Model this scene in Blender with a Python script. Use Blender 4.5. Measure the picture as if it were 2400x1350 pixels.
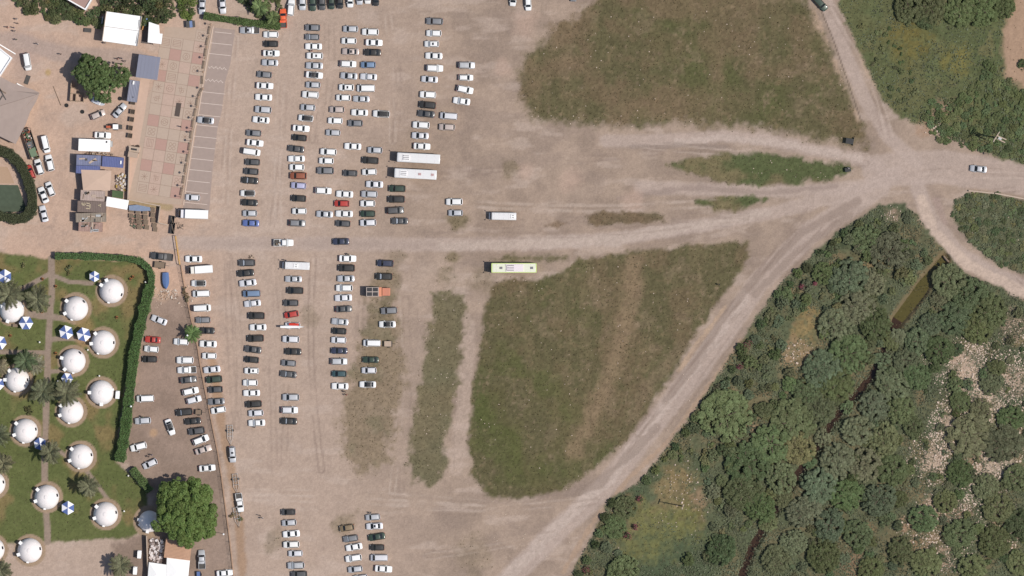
import bpy, math, random
import numpy as np
from mathutils import Vector, Matrix, noise as mnoise
for o in list(bpy.data.objects): bpy.data.objects.remove(o)
random.seed(7); np.random.seed(7)
R = math.radians
sc = bpy.context.scene
COL = sc.collection
# ---------------------------------------------------------------- camera
S = 1.0/8.8                      # metres per photograph pixel (scale bar: 10 m = 88 px)
CAM_H = 2600.0
cam_d = bpy.data.cameras.new('camera'); cam = bpy.data.objects.new('camera', cam_d); COL.objects.link(cam)
cam.location = (0, 0, CAM_H); cam.rotation_euler = (0, 0, 0)
cam_d.sensor_width = 36.0; cam_d.lens = 36.0*CAM_H/(2400*S); cam_d.clip_start = 10.0; cam_d.clip_end = 12000.0
sc.camera = cam
# ---------------------------------------------------------------- sky and sun
SUN_EL, SUN_AZ = 57.0, -11.0     # azimuth counter-clockwise from +X
w = bpy.data.worlds.new('World'); sc.world = w; w.use_nodes = True
nt = w.node_tree; bg = nt.nodes['Background']
sky = nt.nodes.new('ShaderNodeTexSky'); sky.sky_type = 'NISHITA'; sky.sun_disc = False
sky.sun_elevation = R(SUN_EL); sky.sun_rotation = R(90-SUN_AZ); sky.air_density = 1.0; sky.dust_density = 1.2
nt.links.new(sky.outputs[0], bg.inputs[0]); bg.inputs[1].default_value = 0.10
sd_ = bpy.data.lights.new('sun', 'SUN'); sd_.energy = 4.1; sd_.angle = R(0.55); sd_.color = (1.0, 0.945, 0.87)
sun = bpy.data.objects.new('sun', sd_); COL.objects.link(sun)
sv = Vector((math.cos(R(SUN_EL))*math.cos(R(SUN_AZ)), math.cos(R(SUN_EL))*math.sin(R(SUN_AZ)), math.sin(R(SUN_EL))))
sun.rotation_euler = sv.to_track_quat('Z', 'Y').to_euler(); sun.location = sv*300
vs = sc.view_settings; vs.view_transform = 'Standard'; vs.look = 'None'; vs.exposure = 0.0; vs.gamma = 1.0; vs.use_curve_mapping = False

# ---------------------------------------------------------------- helpers
def P(x, y, z=0.0): return Vector(((x-1200)*S, -(y-675)*S, z))
ALB = 0.74
def lin(v):
    v = v/255.0
    return v/12.92 if v <= 0.04045 else ((v+0.055)/1.055)**2.4
def C(r, g, b, k=None):
    k = ALB if k is None else k
    return (lin(r)*k, lin(g)*k, lin(b)*k)

MATS = {}
def mat(name, col=(0.5,0.5,0.5), rough=0.6, metal=0.0, spec=0.4, vary=0.12, scale=3.0, bump=0.0, coat=0.0, stretch=None):
    if name in MATS: return MATS[name]
    m = bpy.data.materials.new(name); m.use_nodes = True; n = m.node_tree; b = n.nodes['Principled BSDF']
    b.inputs['Roughness'].default_value = rough; b.inputs['Metallic'].default_value = metal
    b.inputs['Specular IOR Level'].default_value = spec; b.inputs['Coat Weight'].default_value = coat
    tc = n.nodes.new('ShaderNodeTexCoord'); ns = n.nodes.new('ShaderNodeTexNoise'); ns.inputs['Scale'].default_value = scale
    ns.inputs['Detail'].default_value = 5.0
    if stretch:
        mp = n.nodes.new('ShaderNodeMapping'); mp.inputs['Scale'].default_value = stretch
        n.links.new(tc.outputs['Object'], mp.inputs[0]); n.links.new(mp.outputs[0], ns.inputs['Vector'])
    else: n.links.new(tc.outputs['Object'], ns.inputs['Vector'])
    mx = n.nodes.new('ShaderNodeMix'); mx.data_type = 'RGBA'
    mx.inputs[6].default_value = (*[c*(1-vary) for c in col], 1); mx.inputs[7].default_value = (*[min(1, c*(1+vary)) for c in col], 1)
    n.links.new(ns.outputs['Fac'], mx.inputs[0]); n.links.new(mx.outputs[2], b.inputs['Base Color'])
    if bump:
        bp = n.nodes.new('ShaderNodeBump'); bp.inputs['Strength'].default_value = bump; bp.inputs['Distance'].default_value = 0.05
        n.links.new(ns.outputs['Fac'], bp.inputs['Height']); n.links.new(bp.outputs[0], b.inputs['Normal'])
    MATS[name] = m; return m

def mat_objcol(name, rough=0.35, spec=0.5, coat=0.0, dirt=0.12):
    """base colour from the object's own colour, alpha = metallic share"""
    m = bpy.data.materials.new(name); m.use_nodes = True; n = m.node_tree; b = n.nodes['Principled BSDF']
    oi = n.nodes.new('ShaderNodeObjectInfo'); tc = n.nodes.new('ShaderNodeTexCoord')
    ns = n.nodes.new('ShaderNodeTexNoise'); ns.inputs['Scale'].default_value = 1.7; ns.inputs['Detail'].default_value = 4
    n.links.new(tc.outputs['Object'], ns.inputs['Vector'])
    mx = n.nodes.new('ShaderNodeMix'); mx.data_type = 'RGBA'; mx.inputs[7].default_value = (0.33, 0.27, 0.22, 1)
    mm = n.nodes.new('ShaderNodeMath'); mm.operation = 'MULTIPLY'; mm.inputs[1].default_value = dirt
    n.links.new(ns.outputs['Fac'], mm.inputs[0]); n.links.new(mm.outputs[0], mx.inputs[0])
    n.links.new(oi.outputs['Color'], mx.inputs[6]); n.links.new(mx.outputs[2], b.inputs['Base Color'])
    m2 = n.nodes.new('ShaderNodeMath'); m2.operation = 'SUBTRACT'; m2.inputs[0].default_value = 1.0
    n.links.new(oi.outputs['Alpha'], m2.inputs[1]); n.links.new(m2.outputs[0], b.inputs['Metallic'])
    b.inputs['Roughness'].default_value = rough; b.inputs['Specular IOR Level'].default_value = spec
    b.inputs['Coat Weight'].default_value = coat; b.inputs['Coat Roughness'].default_value = 0.12
    MATS[name] = m; return m
PAINT = mat_objcol('car_paint', 0.4, 0.4, 0.5)
CLOTH = mat_objcol('cloth', 0.9, 0.15, 0.0, 0.05)
GLASS = mat('car_glass', (0.018, 0.021, 0.024), 0.12, 0, 0.35, 0.2)
TYRE = mat('tyre_rubber', (0.02, 0.02, 0.02), 0.85)
LAMPW = mat('lamp_lens', (0.6, 0.62, 0.64), 0.15, 0.2)
LAMPR = mat('tail_lens', (0.32, 0.02, 0.015), 0.2)
BLACK = mat('black_plastic', (0.025, 0.025, 0.026), 0.5)
STEEL = mat('galvanised_steel', (0.42, 0.42, 0.41), 0.45, 0.6, 0.5, 0.2)
WHITE = mat('white_paint', (0.78, 0.77, 0.755), 0.5, 0, 0.3, 0.05)
MEMB = mat('white_membrane', (0.82, 0.81, 0.79), 0.6, 0, 0.2, 0.04, 0.8)
WOOD = mat('weathered_timber', C(140,122,105), 0.85, 0, 0.2, 0.35, 6.0, 0.3)
CONC = mat('concrete', C(196,176,158), 0.9, 0, 0.2, 0.15, 2.0, 0.2)
RUST = mat('dark_steel', (0.07, 0.065, 0.06), 0.6, 0.3, 0.4, 0.3)

def leaf_material(name, transl=0.25):
    m = bpy.data.materials.new(name); m.use_nodes = True; n = m.node_tree
    for x in list(n.nodes): n.nodes.remove(x)
    out = n.nodes.new('ShaderNodeOutputMaterial'); oi = n.nodes.new('ShaderNodeObjectInfo')
    at = n.nodes.new('ShaderNodeAttribute'); at.attribute_name = 'leaf'
    hs = n.nodes.new('ShaderNodeHueSaturation')
    vm = n.nodes.new('ShaderNodeMapRange'); vm.inputs[3].default_value = 0.62; vm.inputs[4].default_value = 1.38
    hm = n.nodes.new('ShaderNodeMapRange'); hm.inputs[3].default_value = 0.475; hm.inputs[4].default_value = 0.515
    n.links.new(at.outputs['Fac'], vm.inputs[0]); n.links.new(at.outputs['Fac'], hm.inputs[0])
    n.links.new(oi.outputs['Color'], hs.inputs['Color']); n.links.new(vm.outputs[0], hs.inputs['Value']); n.links.new(hm.outputs[0], hs.inputs['Hue'])
    d = n.nodes.new('ShaderNodeBsdfPrincipled'); d.inputs['Roughness'].default_value = 0.6; d.inputs['Specular IOR Level'].default_value = 0.2
    t = n.nodes.new('ShaderNodeBsdfTranslucent'); mx = n.nodes.new('ShaderNodeMixShader'); mx.inputs[0].default_value = transl
    n.links.new(hs.outputs[0], d.inputs['Base Color']); n.links.new(hs.outputs[0], t.inputs['Color'])
    n.links.new(d.outputs[0], mx.inputs[1]); n.links.new(t.outputs[0], mx.inputs[2]); n.links.new(mx.outputs[0], out.inputs[0])
    MATS[name] = m; return m
LEAF = leaf_material('leaves')
BARK = mat('bark', (0.10, 0.075, 0.055), 0.9, 0, 0.2, 0.3, 8.0, 0.4)

class MB:
    def __init__(s): s.v = []; s.f = []; s.m = []
    def quad(s, a, b, c, d, mi=0):
        k = len(s.v); s.v += [tuple(a), tuple(b), tuple(c), tuple(d)]; s.f.append((k, k+1, k+2, k+3)); s.m.append(mi)
    def poly(s, pts, mi=0):
        k = len(s.v); s.v += [tuple(p) for p in pts]; s.f.append(tuple(range(k, k+len(pts)))); s.m.append(mi)
    def box(s, c, d, rz=0.0, mi=0, taper=1.0):
        k = len(s.v); ca, sa = math.cos(rz), math.sin(rz)
        for z in (-1, 1):
            t = taper if z > 0 else 1.0
            for x, y in ((-1,-1), (1,-1), (1,1), (-1,1)):
                px, py = x*d[0]/2*t, y*d[1]/2*t
                s.v.append((c[0]+px*ca-py*sa, c[1]+px*sa+py*ca, c[2]+z*d[2]/2))
        for q in ((3,2,1,0), (4,5,6,7), (0,1,5,4), (1,2,6,5), (2,3,7,6), (3,0,4,7)):
            s.f.append(tuple(k+i for i in q)); s.m.append(mi)
    def bar(s, a, b, r, n=4, mi=0, r2=None):
        a = Vector(a); b = Vector(b); d = (b-a).normalized(); r2 = r if r2 is None else r2
        u = d.cross(Vector((0,0,1)) if abs(d.z) < 0.95 else Vector((1,0,0))).normalized(); vv = d.cross(u)
        k = len(s.v)
        for p, rr in ((a, r), (b, r2)):
            for i in range(n):
                t = 2*math.pi*(i+0.5)/n; s.v.append(tuple(p+u*rr*math.cos(t)+vv*rr*math.sin(t)))
        for i in range(n):
            j = (i+1) % n; s.f.append((k+j, k+i, k+n+i, k+n+j)); s.m.append(mi)
        s.f.append(tuple(k+i for i in range(n))); s.m.append(mi); s.f.append(tuple(k+n+n-1-i for i in range(n))); s.m.append(mi)
    def prism(s, pts, z0, z1, mi=0, mside=None):
        n = len(pts); k = len(s.v); ms = mi if mside is None else mside
        ar = sum(pts[i][0]*pts[(i+1)%n][1]-pts[(i+1)%n][0]*pts[i][1] for i in range(n))
        if ar < 0: pts = pts[::-1]
        s.v += [(p[0], p[1], z0) for p in pts]+[(p[0], p[1], z1) for p in pts]
        s.f.append(tuple(range(k+n, k+2*n))); s.m.append(mi); s.f.append(tuple(range(k+n-1, k-1, -1))); s.m.append(mi)
        for i in range(n):
            j = (i+1) % n; s.f.append((k+i, k+j, k+n+j, k+n+i)); s.m.append(ms)
    def loft(s, secs, mi=0, cap=True):
        k = len(s.v); n = len(secs[0])
        for q in secs: s.v += [tuple(p) for p in q]
        for a in range(len(secs)-1):
            for i in range(n):
                j = (i+1) % n; s.f.append((k+a*n+i, k+a*n+j, k+(a+1)*n+j, k+(a+1)*n+i)); s.m.append(mi)
        if cap:
            s.f.append(tuple(k+n-1-i for i in range(n))); s.m.append(mi)
            s.f.append(tuple(k+(len(secs)-1)*n+i for i in range(n))); s.m.append(mi)
    def lathe(s, prof, n=24, mi=0, c=(0,0), cap=True):
        secs = [[(c[0]+r*math.cos(2*math.pi*i/n), c[1]+r*math.sin(2*math.pi*i/n), z) for i in range(n)] for r, z in prof]
        s.loft(secs, mi, cap)
    def mesh(s, name, mats, smooth=False):
        me = bpy.data.meshes.new(name); me.from_pydata(s.v, [], s.f)
        for m in (mats if isinstance(mats, (list, tuple)) else [mats]): me.materials.append(m)
        if any(s.m): me.polygons.foreach_set('material_index', s.m)
        if smooth: me.polygons.foreach_set('use_smooth', [True]*len(me.polygons))
        me.update(); return me
    def build(s, name, mats, parent=None, smooth=False, loc=(0,0,0), rz=0.0, color=None):
        return link(name, s.mesh(name, mats, smooth), parent, loc, rz, color)

def link(name, me, parent=None, loc=(0,0,0), rz=0.0, color=None):
    o = bpy.data.objects.new(name, me); COL.objects.link(o); o.location = loc; o.rotation_euler = (0, 0, rz)
    if parent is not None: o.parent = parent
    if color is not None: o.color = color if len(color) == 4 else (*color, 1.0)
    return o
def thing(name, label, cat, loc=(0,0,0), rz=0.0, group=None):
    o = bpy.data.objects.new(name, None); COL.objects.link(o); o.empty_display_size = 0.3
    o.location = loc; o.rotation_euler = (0, 0, rz); return tag(o, label, cat, group)
def tag(o, label=None, cat=None, group=None, kind=None):
    if label: o['label'] = label
    if cat: o['category'] = cat
    if group: o['group'] = group
    if kind: o['kind'] = kind
    return o
def in_poly(px, py, poly):
    ins = False; n = len(poly); j = n-1
    for i in range(n):
        xi, yi = poly[i]; xj, yj = poly[j]
        if (yi > py) != (yj > py) and px < (xj-xi)*(py-yi)/(yj-yi)+xi: ins = not ins
        j = i
    return ins
# ---------------------------------------------------------------- the ground map (photo-pixel coordinates, laid flat on z = 0)
def lattice(X, Y, seed):
    rs = np.random.RandomState(seed); t = rs.rand(256, 256)
    xi = np.floor(X).astype(int); yi = np.floor(Y).astype(int); fx = X-xi; fy = Y-yi
    fx = fx*fx*(3-2*fx); fy = fy*fy*(3-2*fy)
    a = t[xi & 255, yi & 255]; b = t[(xi+1) & 255, yi & 255]; c = t[xi & 255, (yi+1) & 255]; d = t[(xi+1) & 255, (yi+1) & 255]
    return (a*(1-fx)+b*fx)*(1-fy)+(c*(1-fx)+d*fx)*fy
def fbm(X, Y, scale, seed, octv=4):
    v = 0; a = 1; tot = 0
    for k in range(octv):
        v = v+a*lattice(X/scale*(2**k)+37*k, Y/scale*(2**k)+11*k, seed+k); tot += a; a *= 0.55
    return v/tot
def segdist(X, Y, pts, closed):
    d = np.full(X.shape, 1e9); n = len(pts)
    for i in range(n if closed else n-1):
        x0, y0 = pts[i]; x1, y1 = pts[(i+1) % n]; dx, dy = x1-x0, y1-y0
        t = np.clip(((X-x0)*dx+(Y-y0)*dy)/(dx*dx+dy*dy+1e-9), 0, 1)
        d = np.minimum(d, (X-x0-t*dx)**2+(Y-y0-t*dy)**2)
    return np.sqrt(d)
def inside(X, Y, pts):
    ins = np.zeros(X.shape, bool); n = len(pts); j = n-1
    for i in range(n):
        xi, yi = pts[i]; xj, yj = pts[j]
        c = ((yi > Y) != (yj > Y)) & (X < (xj-xi)*(Y-yi)/((yj-yi) if yj != yi else 1e-9)+xi)
        ins ^= c; j = i
    return ins
def sstep(a, b, x):
    t = np.clip((x-a)/(b-a), 0, 1); return t*t*(3-2*t)

STREAM = [(2215,605),(2185,640),(2150,690),(2105,750),(2080,805),(2045,880),(2008,925),(1950,990),(1915,1050),(1865,1118),(1800,1220),(1762,1285),(1735,1360),(1700,1460)]
G_NORTH = [(1222,235),(1215,165),(1262,105),(1300,62),(1370,22),(1420,-20),(1440,-300),(1850,-300),(1885,-5),(1922,60),(1950,130),(1988,215),(2028,300),(2034,348),(1960,333),(1850,313),(1790,297),(1600,291),(1480,294),(1330,292),(1250,280)]
G_ISLE = [(1565,388),(1610,372),(1680,360),(1780,360),(1900,372),(1975,381),(2006,392),(1990,406),(1950,420),(1880,431),(1780,433),(1700,428),(1640,414)]
G_ISLE2 = [(1622,468),(1690,458),(1760,460),(1795,468),(1760,482),(1720,497),(1690,494),(1630,482)]
G_ISLE3 = [(1376,506),(1390,497),(1480,497),(1560,503),(1558,520),(1480,524),(1410,531),(1380,522)]
G_SOUTH = [(1138,730),(1150,672),(1205,648),(1262,655),(1335,628),(1362,606),(1400,600),(1500,590),(1600,578),(1755,563),(1757,590),(1733,640),(1690,700),(1640,772),(1580,872),(1520,960),(1460,1042),(1380,1110),(1310,1152),(1220,1170),(1140,1158),(1106,1120),(1100,1040),(1105,960),(1118,850)]
G_STRIP = [(1018,690),(1040,690),(1062,680),(1090,690),(1088,760),(1080,830),(1072,900),(1055,965),(1046,1040),(1040,1122),(1010,1140),(965,1128),(955,1080),(965,1000),(984,900),(1004,790)]
G_SPARSE = [(868,700),(925,690),(938,780),(946,880),(925,1000),(906,1080),(850,1105),(812,1080),(792,1000),(802,930),(835,820)]
SCRUB_NE = [(1962,-300),(2750,-300),(2750,480),(2400,386),(2300,352),(2200,312),(2112,276),(2068,232),(2030,160),(1990,62),(1965,10)]
BARE_NE = [(2450,-200),(2385,-20),(2356,50),(2346,120),(2360,180),(2405,218),(2480,240),(2620,100)]
SCRUB_SE = [(2062,482),(2120,480),(2150,505),(2190,562),(2262,640),(2330,668),(2400,700),(2750,790),(2750,1700),(1150,1700),(1335,1352),(1400,1232),(1430,1172),(1500,1128),(1600,1002),(1650,930),(1742,790),(1832,660),(1960,547)]
OVAL = [(2238,472),(2268,451),(2330,456),(2400,472),(2700,520),(2700,740),(2400,645),(2340,620),(2282,577),(2243,532),(2231,498)]
LAWN = [(-200,560),(0,592),(100,606),(125,604),(150,606),(330,612),(350,650),(325,740),(298,880),(280,1000),(274,1085),(345,1150),(350,1240),(300,1262),(0,1275),(-200,1280)]
YARD = [(352,690),(440,690),(470,830),(500,980),(520,1100),(535,1300),(540,1400),(260,1400),(262,1280),(300,1265),(350,1240),(352,1150),(290,1085),(300,960),(330,800)]
PATHS = [([(120,606),(122,680),(116,760),(112,830),(108,960),(104,1110),(112,1270)],7.5), ([(120,640),(60,673),(-40,712)],5.5), ([(124,645),(160,660),(215,664)],5),
         ([(116,742),(60,735),(30,730)],8), ([(-60,823),(108,827)],5.5), ([(112,872),(150,868)],5), ([(118,742),(160,748)],7), ([(116,795),(165,792),(215,800)],6), ([(70,1010),(200,1100),(260,1180)],5)]
ROADS = [([(390,570),(700,571),(1050,573),(1250,571),(1450,560),(1650,527),(1820,497),(2000,450),(2100,405)],17), ([(2060,440),(1900,545),(1780,660),(1640,860),(1520,1010),(1420,1140),(1290,1260),(1180,1370)],26),
         ([(1915,-60),(1965,80),(2020,220),(2080,320),(2150,380)],16), ([(2060,400),(2200,390),(2400,420),(2700,470)],40), ([(2150,440),(2180,510),(2240,590),(2330,645),(2420,680),(2700,760)],19),
         ([(1420,330),(1560,330),(1700,318),(1800,330),(1950,358),(2060,385)],15), ([(1500,440),(1700,445),(1850,450),(2000,440)],15)]
DOMES = [(28,727),(178,723),(262,682),(242,803),(172,846),(40,890),(238,920),(167,964),(350,1222),(248,1205),(-18,1288),(-16,1134),(60,1010),(190,1070),(110,1165),(70,1290)]

def build_ground():
    st = 0.36
    fx = np.arange(-141.0, 141.01, st); fy = np.arange(-80.5, 80.51, st)
    out = np.array([3, 8, 18, 40, 90, 200, 450, 1000, 2200.0])
    xs = np.concatenate([fx[0]-out[::-1], fx, fx[-1]+out]); ys = np.concatenate([fy[0]-out[::-1], fy, fy[-1]+out])
    gx, gy = np.meshgrid(xs, ys); X = gx/S+1200; Y = 675-gy/S
    n_big = fbm(X, Y, 220, 1, 4); n_mid = fbm(X, Y, 55, 9, 4); n_fin = fbm(X, Y, 14, 21, 3); n_edge = (fbm(X, Y, 30, 31, 4)-0.5)*2; n_rag = (fbm(X, Y, 9, 53, 3)-0.5)*2
    n_v = fbm(X*2.2, Y*0.25, 70, 41, 4); n_h = fbm(X*0.25, Y*2.2, 60, 47, 3); n_px = lattice(X/3.9, Y/3.9, 77)
    col = np.zeros(X.shape+(3,))
    def put(c, m):
        for k in range(3): col[..., k] = col[..., k]*(1-m)+c[k]*m
    def L(a, b, t): return [a[k]*(1-t)+b[k]*t for k in range(3)]
    c0 = L(C(186,164,148), C(169,149,133), sstep(0.35, 0.75, n_big)*sstep(700,1100,X)+0.15*n_mid)
    put(c0, np.ones(X.shape))
    put(L(C(212,175,150), C(200,166,144), n_mid), sstep(600, 330, X)*sstep(1120,900,Y)*0.95); put(C(190,168,152), sstep(900, 500, X)*sstep(650,560,Y)*0.5)
    put(C(158,140,128), sstep(0.55, 0.75, n_mid)*(0.12+0.3*sstep(900,1150,X)))
    put(C(162,142,129), sstep(0.58, 0.72, n_fin)*sstep(0.45,0.6,n_mid)*0.4)
    put(C(198,178,164), sstep(0.6, 0.8, fbm(X, Y, 90, 61, 4))*0.5)
    ge = sstep(720, 1150, X); put(L(C(172,151,134), C(154,135,120), sstep(.3,.7,n_mid)), ge*0.85)
    put(C(150,132,120), sstep(.5,.72,fbm(X*.6,Y*1.4,48,131,4))*(0.12+.4*ge)*.8); put(C(196,176,162), sstep(.56,.74,fbm(X*.5,Y*1.6,36,141,4))*.45)
    cls = np.zeros(X.shape, int); veg = np.zeros(X.shape)
    # roads: worn lanes, pale gravel crowns, darker wheel tracks
    for pts, wd in ROADS:
        d = segdist(X, Y, pts, False)+n_edge*3+n_rag*2.5
        m = sstep(wd+5, wd-6, d); put(L(C(182,163,151), C(190,171,160), n_h), m*0.75); cls[d < wd] = 1
    def band(pts, wd, c, k, soft=5, amp=5):
        d = segdist(X, Y, pts, False)+n_edge*amp+n_rag*(3.0 if amp else 0); put(c, sstep(wd+soft*.55, wd-soft*.55, d)*k*(.72+.5*n_px))
    band([(480,571),(760,571),(1010,574)], 9, C(168,150,139), 0.45, 12, 9); band([(1040,577),(1250,571),(1450,562),(1640,527),(1800,500)], 12, C(192,174,161), 0.7, 6, 9)
    band([(1745,690),(1620,865),(1535,985),(1450,1100),(1350,1195),(1240,1300),(1170,1370)], 12, C(192,174,162), 0.8, 4, 10)
    band([(2010,470),(1880,545),(1780,645),(1700,735),(1635,838),(1560,940)], 9, C(150,132,120), 0.65, 7); band([(1540,1000),(1480,1062),(1400,1135),(1330,1160)], 9, C(150,132,120), 0.65, 6, 8)
    band([(1735,800),(1640,935),(1560,1040),(1470,1125),(1390,1225),(1320,1340)], 5, C(176,150,128), 0.7, 3, 4)
    band([(1990,505),(1860,595),(1770,690)], 8, C(150,132,120), 0.6, 7); band([(1700,720),(1640,800),(1590,870)], 5, C(186,160,136), .7, 3)
    band([(1590,333),(1690,322),(1800,332),(1950,357),(2015,372)], 7, C(193,175,163), 0.75, 3, 7); band([(1480,345),(1600,340),(1700,345)], 5, C(150,134,124), 0.6, 4)
    band([(1450,465),(1620,440),(1800,452),(1960,437)], 6, C(152,134,124), 0.6, 7); band([(2160,470),(2190,545),(2265,618),(2400,685),(2600,740)], 12, C(202,180,163), 0.8, 5)
    band([(2195,470),(2215,520)], 8, C(172,150,140), 0.6, 6); band([(1925,25),(1952,90),(1990,200),(2022,295)], 1.3, C(96,84,74), 0.75, 1.2, 0)
    band([(1905,30),(1940,120),(1975,210),(2010,300)], 8, C(186,160,138), 0.8, 4); band([(1990,60),(2030,165),(2075,235)], 3, C(184,160,138), 0.7, 3)
    band([(1060,720),(1100,760),(1090,900),(1070,1100)], 16, C(190,169,154), 0.5, 8)
    for cx, cy, rr in ((1230,400,30),(1340,420,40),(1480,470,40),(1180,160,28),(1230,55,45)): put(C(190,163,146), sstep(rr, rr*0.3, np.hypot(X-cx, Y-cy)+n_edge*14)*0.6)
    # wheel tracks: faint paired lines along the aisles and turning arcs
    tr = random.Random(3); lines = []
    for x0, y0, x1, y1 in [(545,90,520,480),(660,80,640,540),(770,60,745,330),(920,40,930,330),(1070,60,1110,420),(540,600,560,1000),(640,600,655,1150),(740,600,760,1100),(850,640,850,1150),(940,700,930,1150),(560,1150,1180,1180),(1000,420,1600,350),(1050,470,1700,470),(1000,540,1750,500),(1100,650,1060,1150),(1900,500,1500,1020),(1960,520,1560,1040),(1850,540,1450,1060),(1450,340,2030,372),(2060,420,2400,405),(2080,440,2400,440),(1950,20,2080,320),(2150,470,2390,665),(980,1200,1400,1180),(1150,1200,1330,1130),(1000,1300,1300,1250)]:
        for k in range(2):
            o = tr.uniform(-14,14); b = tr.uniform(-18,18); q = []
            for i in range(7):
                f = i/6; dx, dy = x1-x0, y1-y0; l = math.hypot(dx,dy); q.append((x0+dx*f-dy/l*(o+b*math.sin(f*3.14)), y0+dy*f+dx/l*(o+b*math.sin(f*3.14))))
            lines.append(q)
    for q in lines:
        xa, xb = min(p[0] for p in q)-25, max(p[0] for p in q)+25; ya, yb = min(p[1] for p in q)-25, max(p[1] for p in q)+25
        ii = np.where((Y[:,0] > ya) & (Y[:,0] < yb))[0]; jj = np.where((X[0] > xa) & (X[0] < xb))[0]
        if len(ii) < 2 or len(jj) < 2: continue
        sl_ = (slice(ii[0], ii[-1]), slice(jj[0], jj[-1])); d = segdist(X[sl_], Y[sl_], q, False)+n_edge[sl_]*2.5; d = np.abs(d-6.5)
        m = sstep(3.4, .8, d)*sstep(.35,.6,n_mid[sl_])*.34; c = C(146,127,115) if tr.random() < .65 else C(205,186,172)
        for k in range(3): col[sl_][..., k] = col[sl_][..., k]*(1-m)+c[k]*m
    # dry grass fields
    fieldc = L(L(C(108,100,74), C(126,108,85), sstep(0.42, 0.66, n_mid)), C(94,98,62), sstep(0.55, 0.75, n_big)*0.8)
    fieldc = L(fieldc, C(140,122,96), sstep(0.55, 0.8, n_v)*0.55); fieldc = L(fieldc, C(88,88,62), sstep(0.5, 0.75, n_fin)*0.55)
    def area(poly, c, soft, amp, k=1.0, cl=None, vg=1.0):
        sdv = segdist(X, Y, poly, True); sdv = np.where(inside(X, Y, poly), sdv, -sdv)
        m = sstep(-soft, soft, sdv+n_edge*amp+(n_fin-0.5)*amp*1.6+n_rag*amp*.7)*k; put(c, m)
        np.maximum(veg, m*vg, out=veg)
        if cl is not None: cls[m > 0.5] = cl
        return m
    fieldc = L(fieldc, C(98,95,64), .30); fieldc = [f*.93 for f in fieldc]; fieldc = L(fieldc, C(132,114,88), sstep(.62,.8,n_fin)*.5); fieldc = L(fieldc, C(158,136,114), sstep(.60,.74,fbm(X,Y,34,181,4))*.22+sstep(.68,.8,n_rag*.5+.5)*.35); fn = L(fieldc, C(128,108,86), sstep(.38,.6,fbm(X,Y,120,171,4))*sstep(1950,1500,X)*.7); area(G_NORTH, fn, 15, 13, 1, 2); area(G_SOUTH, L(fieldc, C(84,90,52), sstep(1500,1150,X)*sstep(700,1000,Y)*sstep(.4,.65,n_mid)*.6), 7, 8, 1, 2)
    isl = L(C(84,94,58), C(120,110,80), sstep(0.45, 0.7, n_mid)); area(G_ISLE, isl, 7, 9, 0.95, 2); area(G_ISLE2, isl, 6, 8, 0.95, 2); area(G_ISLE3, L(C(96,92,68), C(122,100,78), n_mid), 5, 7, 0.9, 2)
    area([(1150,604),(1190,597),(1330,600),(1330,612),(1160,612)], C(112,104,78), 6, 7, 0.9, 2); area([(1278,530),(1300,519),(1328,522),(1310,536)], C(128,108,88), 4, 5, 0.8)
    area(G_STRIP, L(C(104,102,76), C(122,110,84), n_mid), 9, 12, 0.93, 2); area(G_SPARSE, L(C(132,116,92), C(112,105,78), sstep(0.5, 0.7, n_mid)), 18, 22, 0.75, 2)
    for cx, cy, rr, k in ((1070,520,32,0.8),(905,662,42,0.6),(1060,604,24,0.8),(1045,650,34,0.5),(725,745,34,0.35),(645,1265,40,0.4),(812,1225,38,0.5),(930,600,26,0.35),(1110,1300,60,0.3),(1195,395,30,0.5),(1130,655,40,0.4)):
        m = sstep(rr, rr*0.35, np.hypot(X-cx, Y-cy)+n_edge*rr*0.55+(n_fin-0.5)*12)*k; put(L(C(116,106,78), C(132,116,92), n_fin), m); veg[:] = np.maximum(veg, m)
    # trodden brown bands across the south field and its green flushes
    fs = sstep(0, 12, np.where(inside(X, Y, G_SOUTH), segdist(X, Y, G_SOUTH, True), 0))
    d = segdist(X, Y, [(1490,590),(1480,700),(1440,850),(1400,950),(1350,1060)], False)+n_edge*14; put(C(146,124,100), sstep(34, 8, d)*fs*0.6)
    d = segdist(X, Y, [(1600,820),(1520,900),(1480,980)], False)+n_edge*18; put(C(134,116,94), sstep(26, 4, d)*fs*0.5)
    put(C(88,94,54), sstep(0.56, 0.7, fbm(X, Y, 75, 85, 3))*fs*0.55*sstep(1500, 1200, X))
    # scrub country on the east
    scr = L(L(C(96,101,76), C(116,108,82), sstep(0.42, 0.66, n_mid)), C(84,94,70), sstep(0.5, 0.7, n_big))
    scr = L(scr, C(138,120,92), sstep(0.62, 0.8, fbm(X, Y, 40, 91, 3))*0.7)
    area(SCRUB_NE, L(scr, L(C(104,108,70),C(92,100,62),n_mid), 0.6), 5, 6, 1, 3); area(SCRUB_SE, scr, 5, 6, 1, 3); area(OVAL, L(C(106,106,82), C(90,96,70), n_mid), 5, 5, 1, 3, 1.0)
    area(BARE_NE, L(C(182,152,128), C(160,134,112), n_v), 9, 8, 1, 0, 0.0); veg[inside(X, Y, BARE_NE)] *= 0.1
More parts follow.
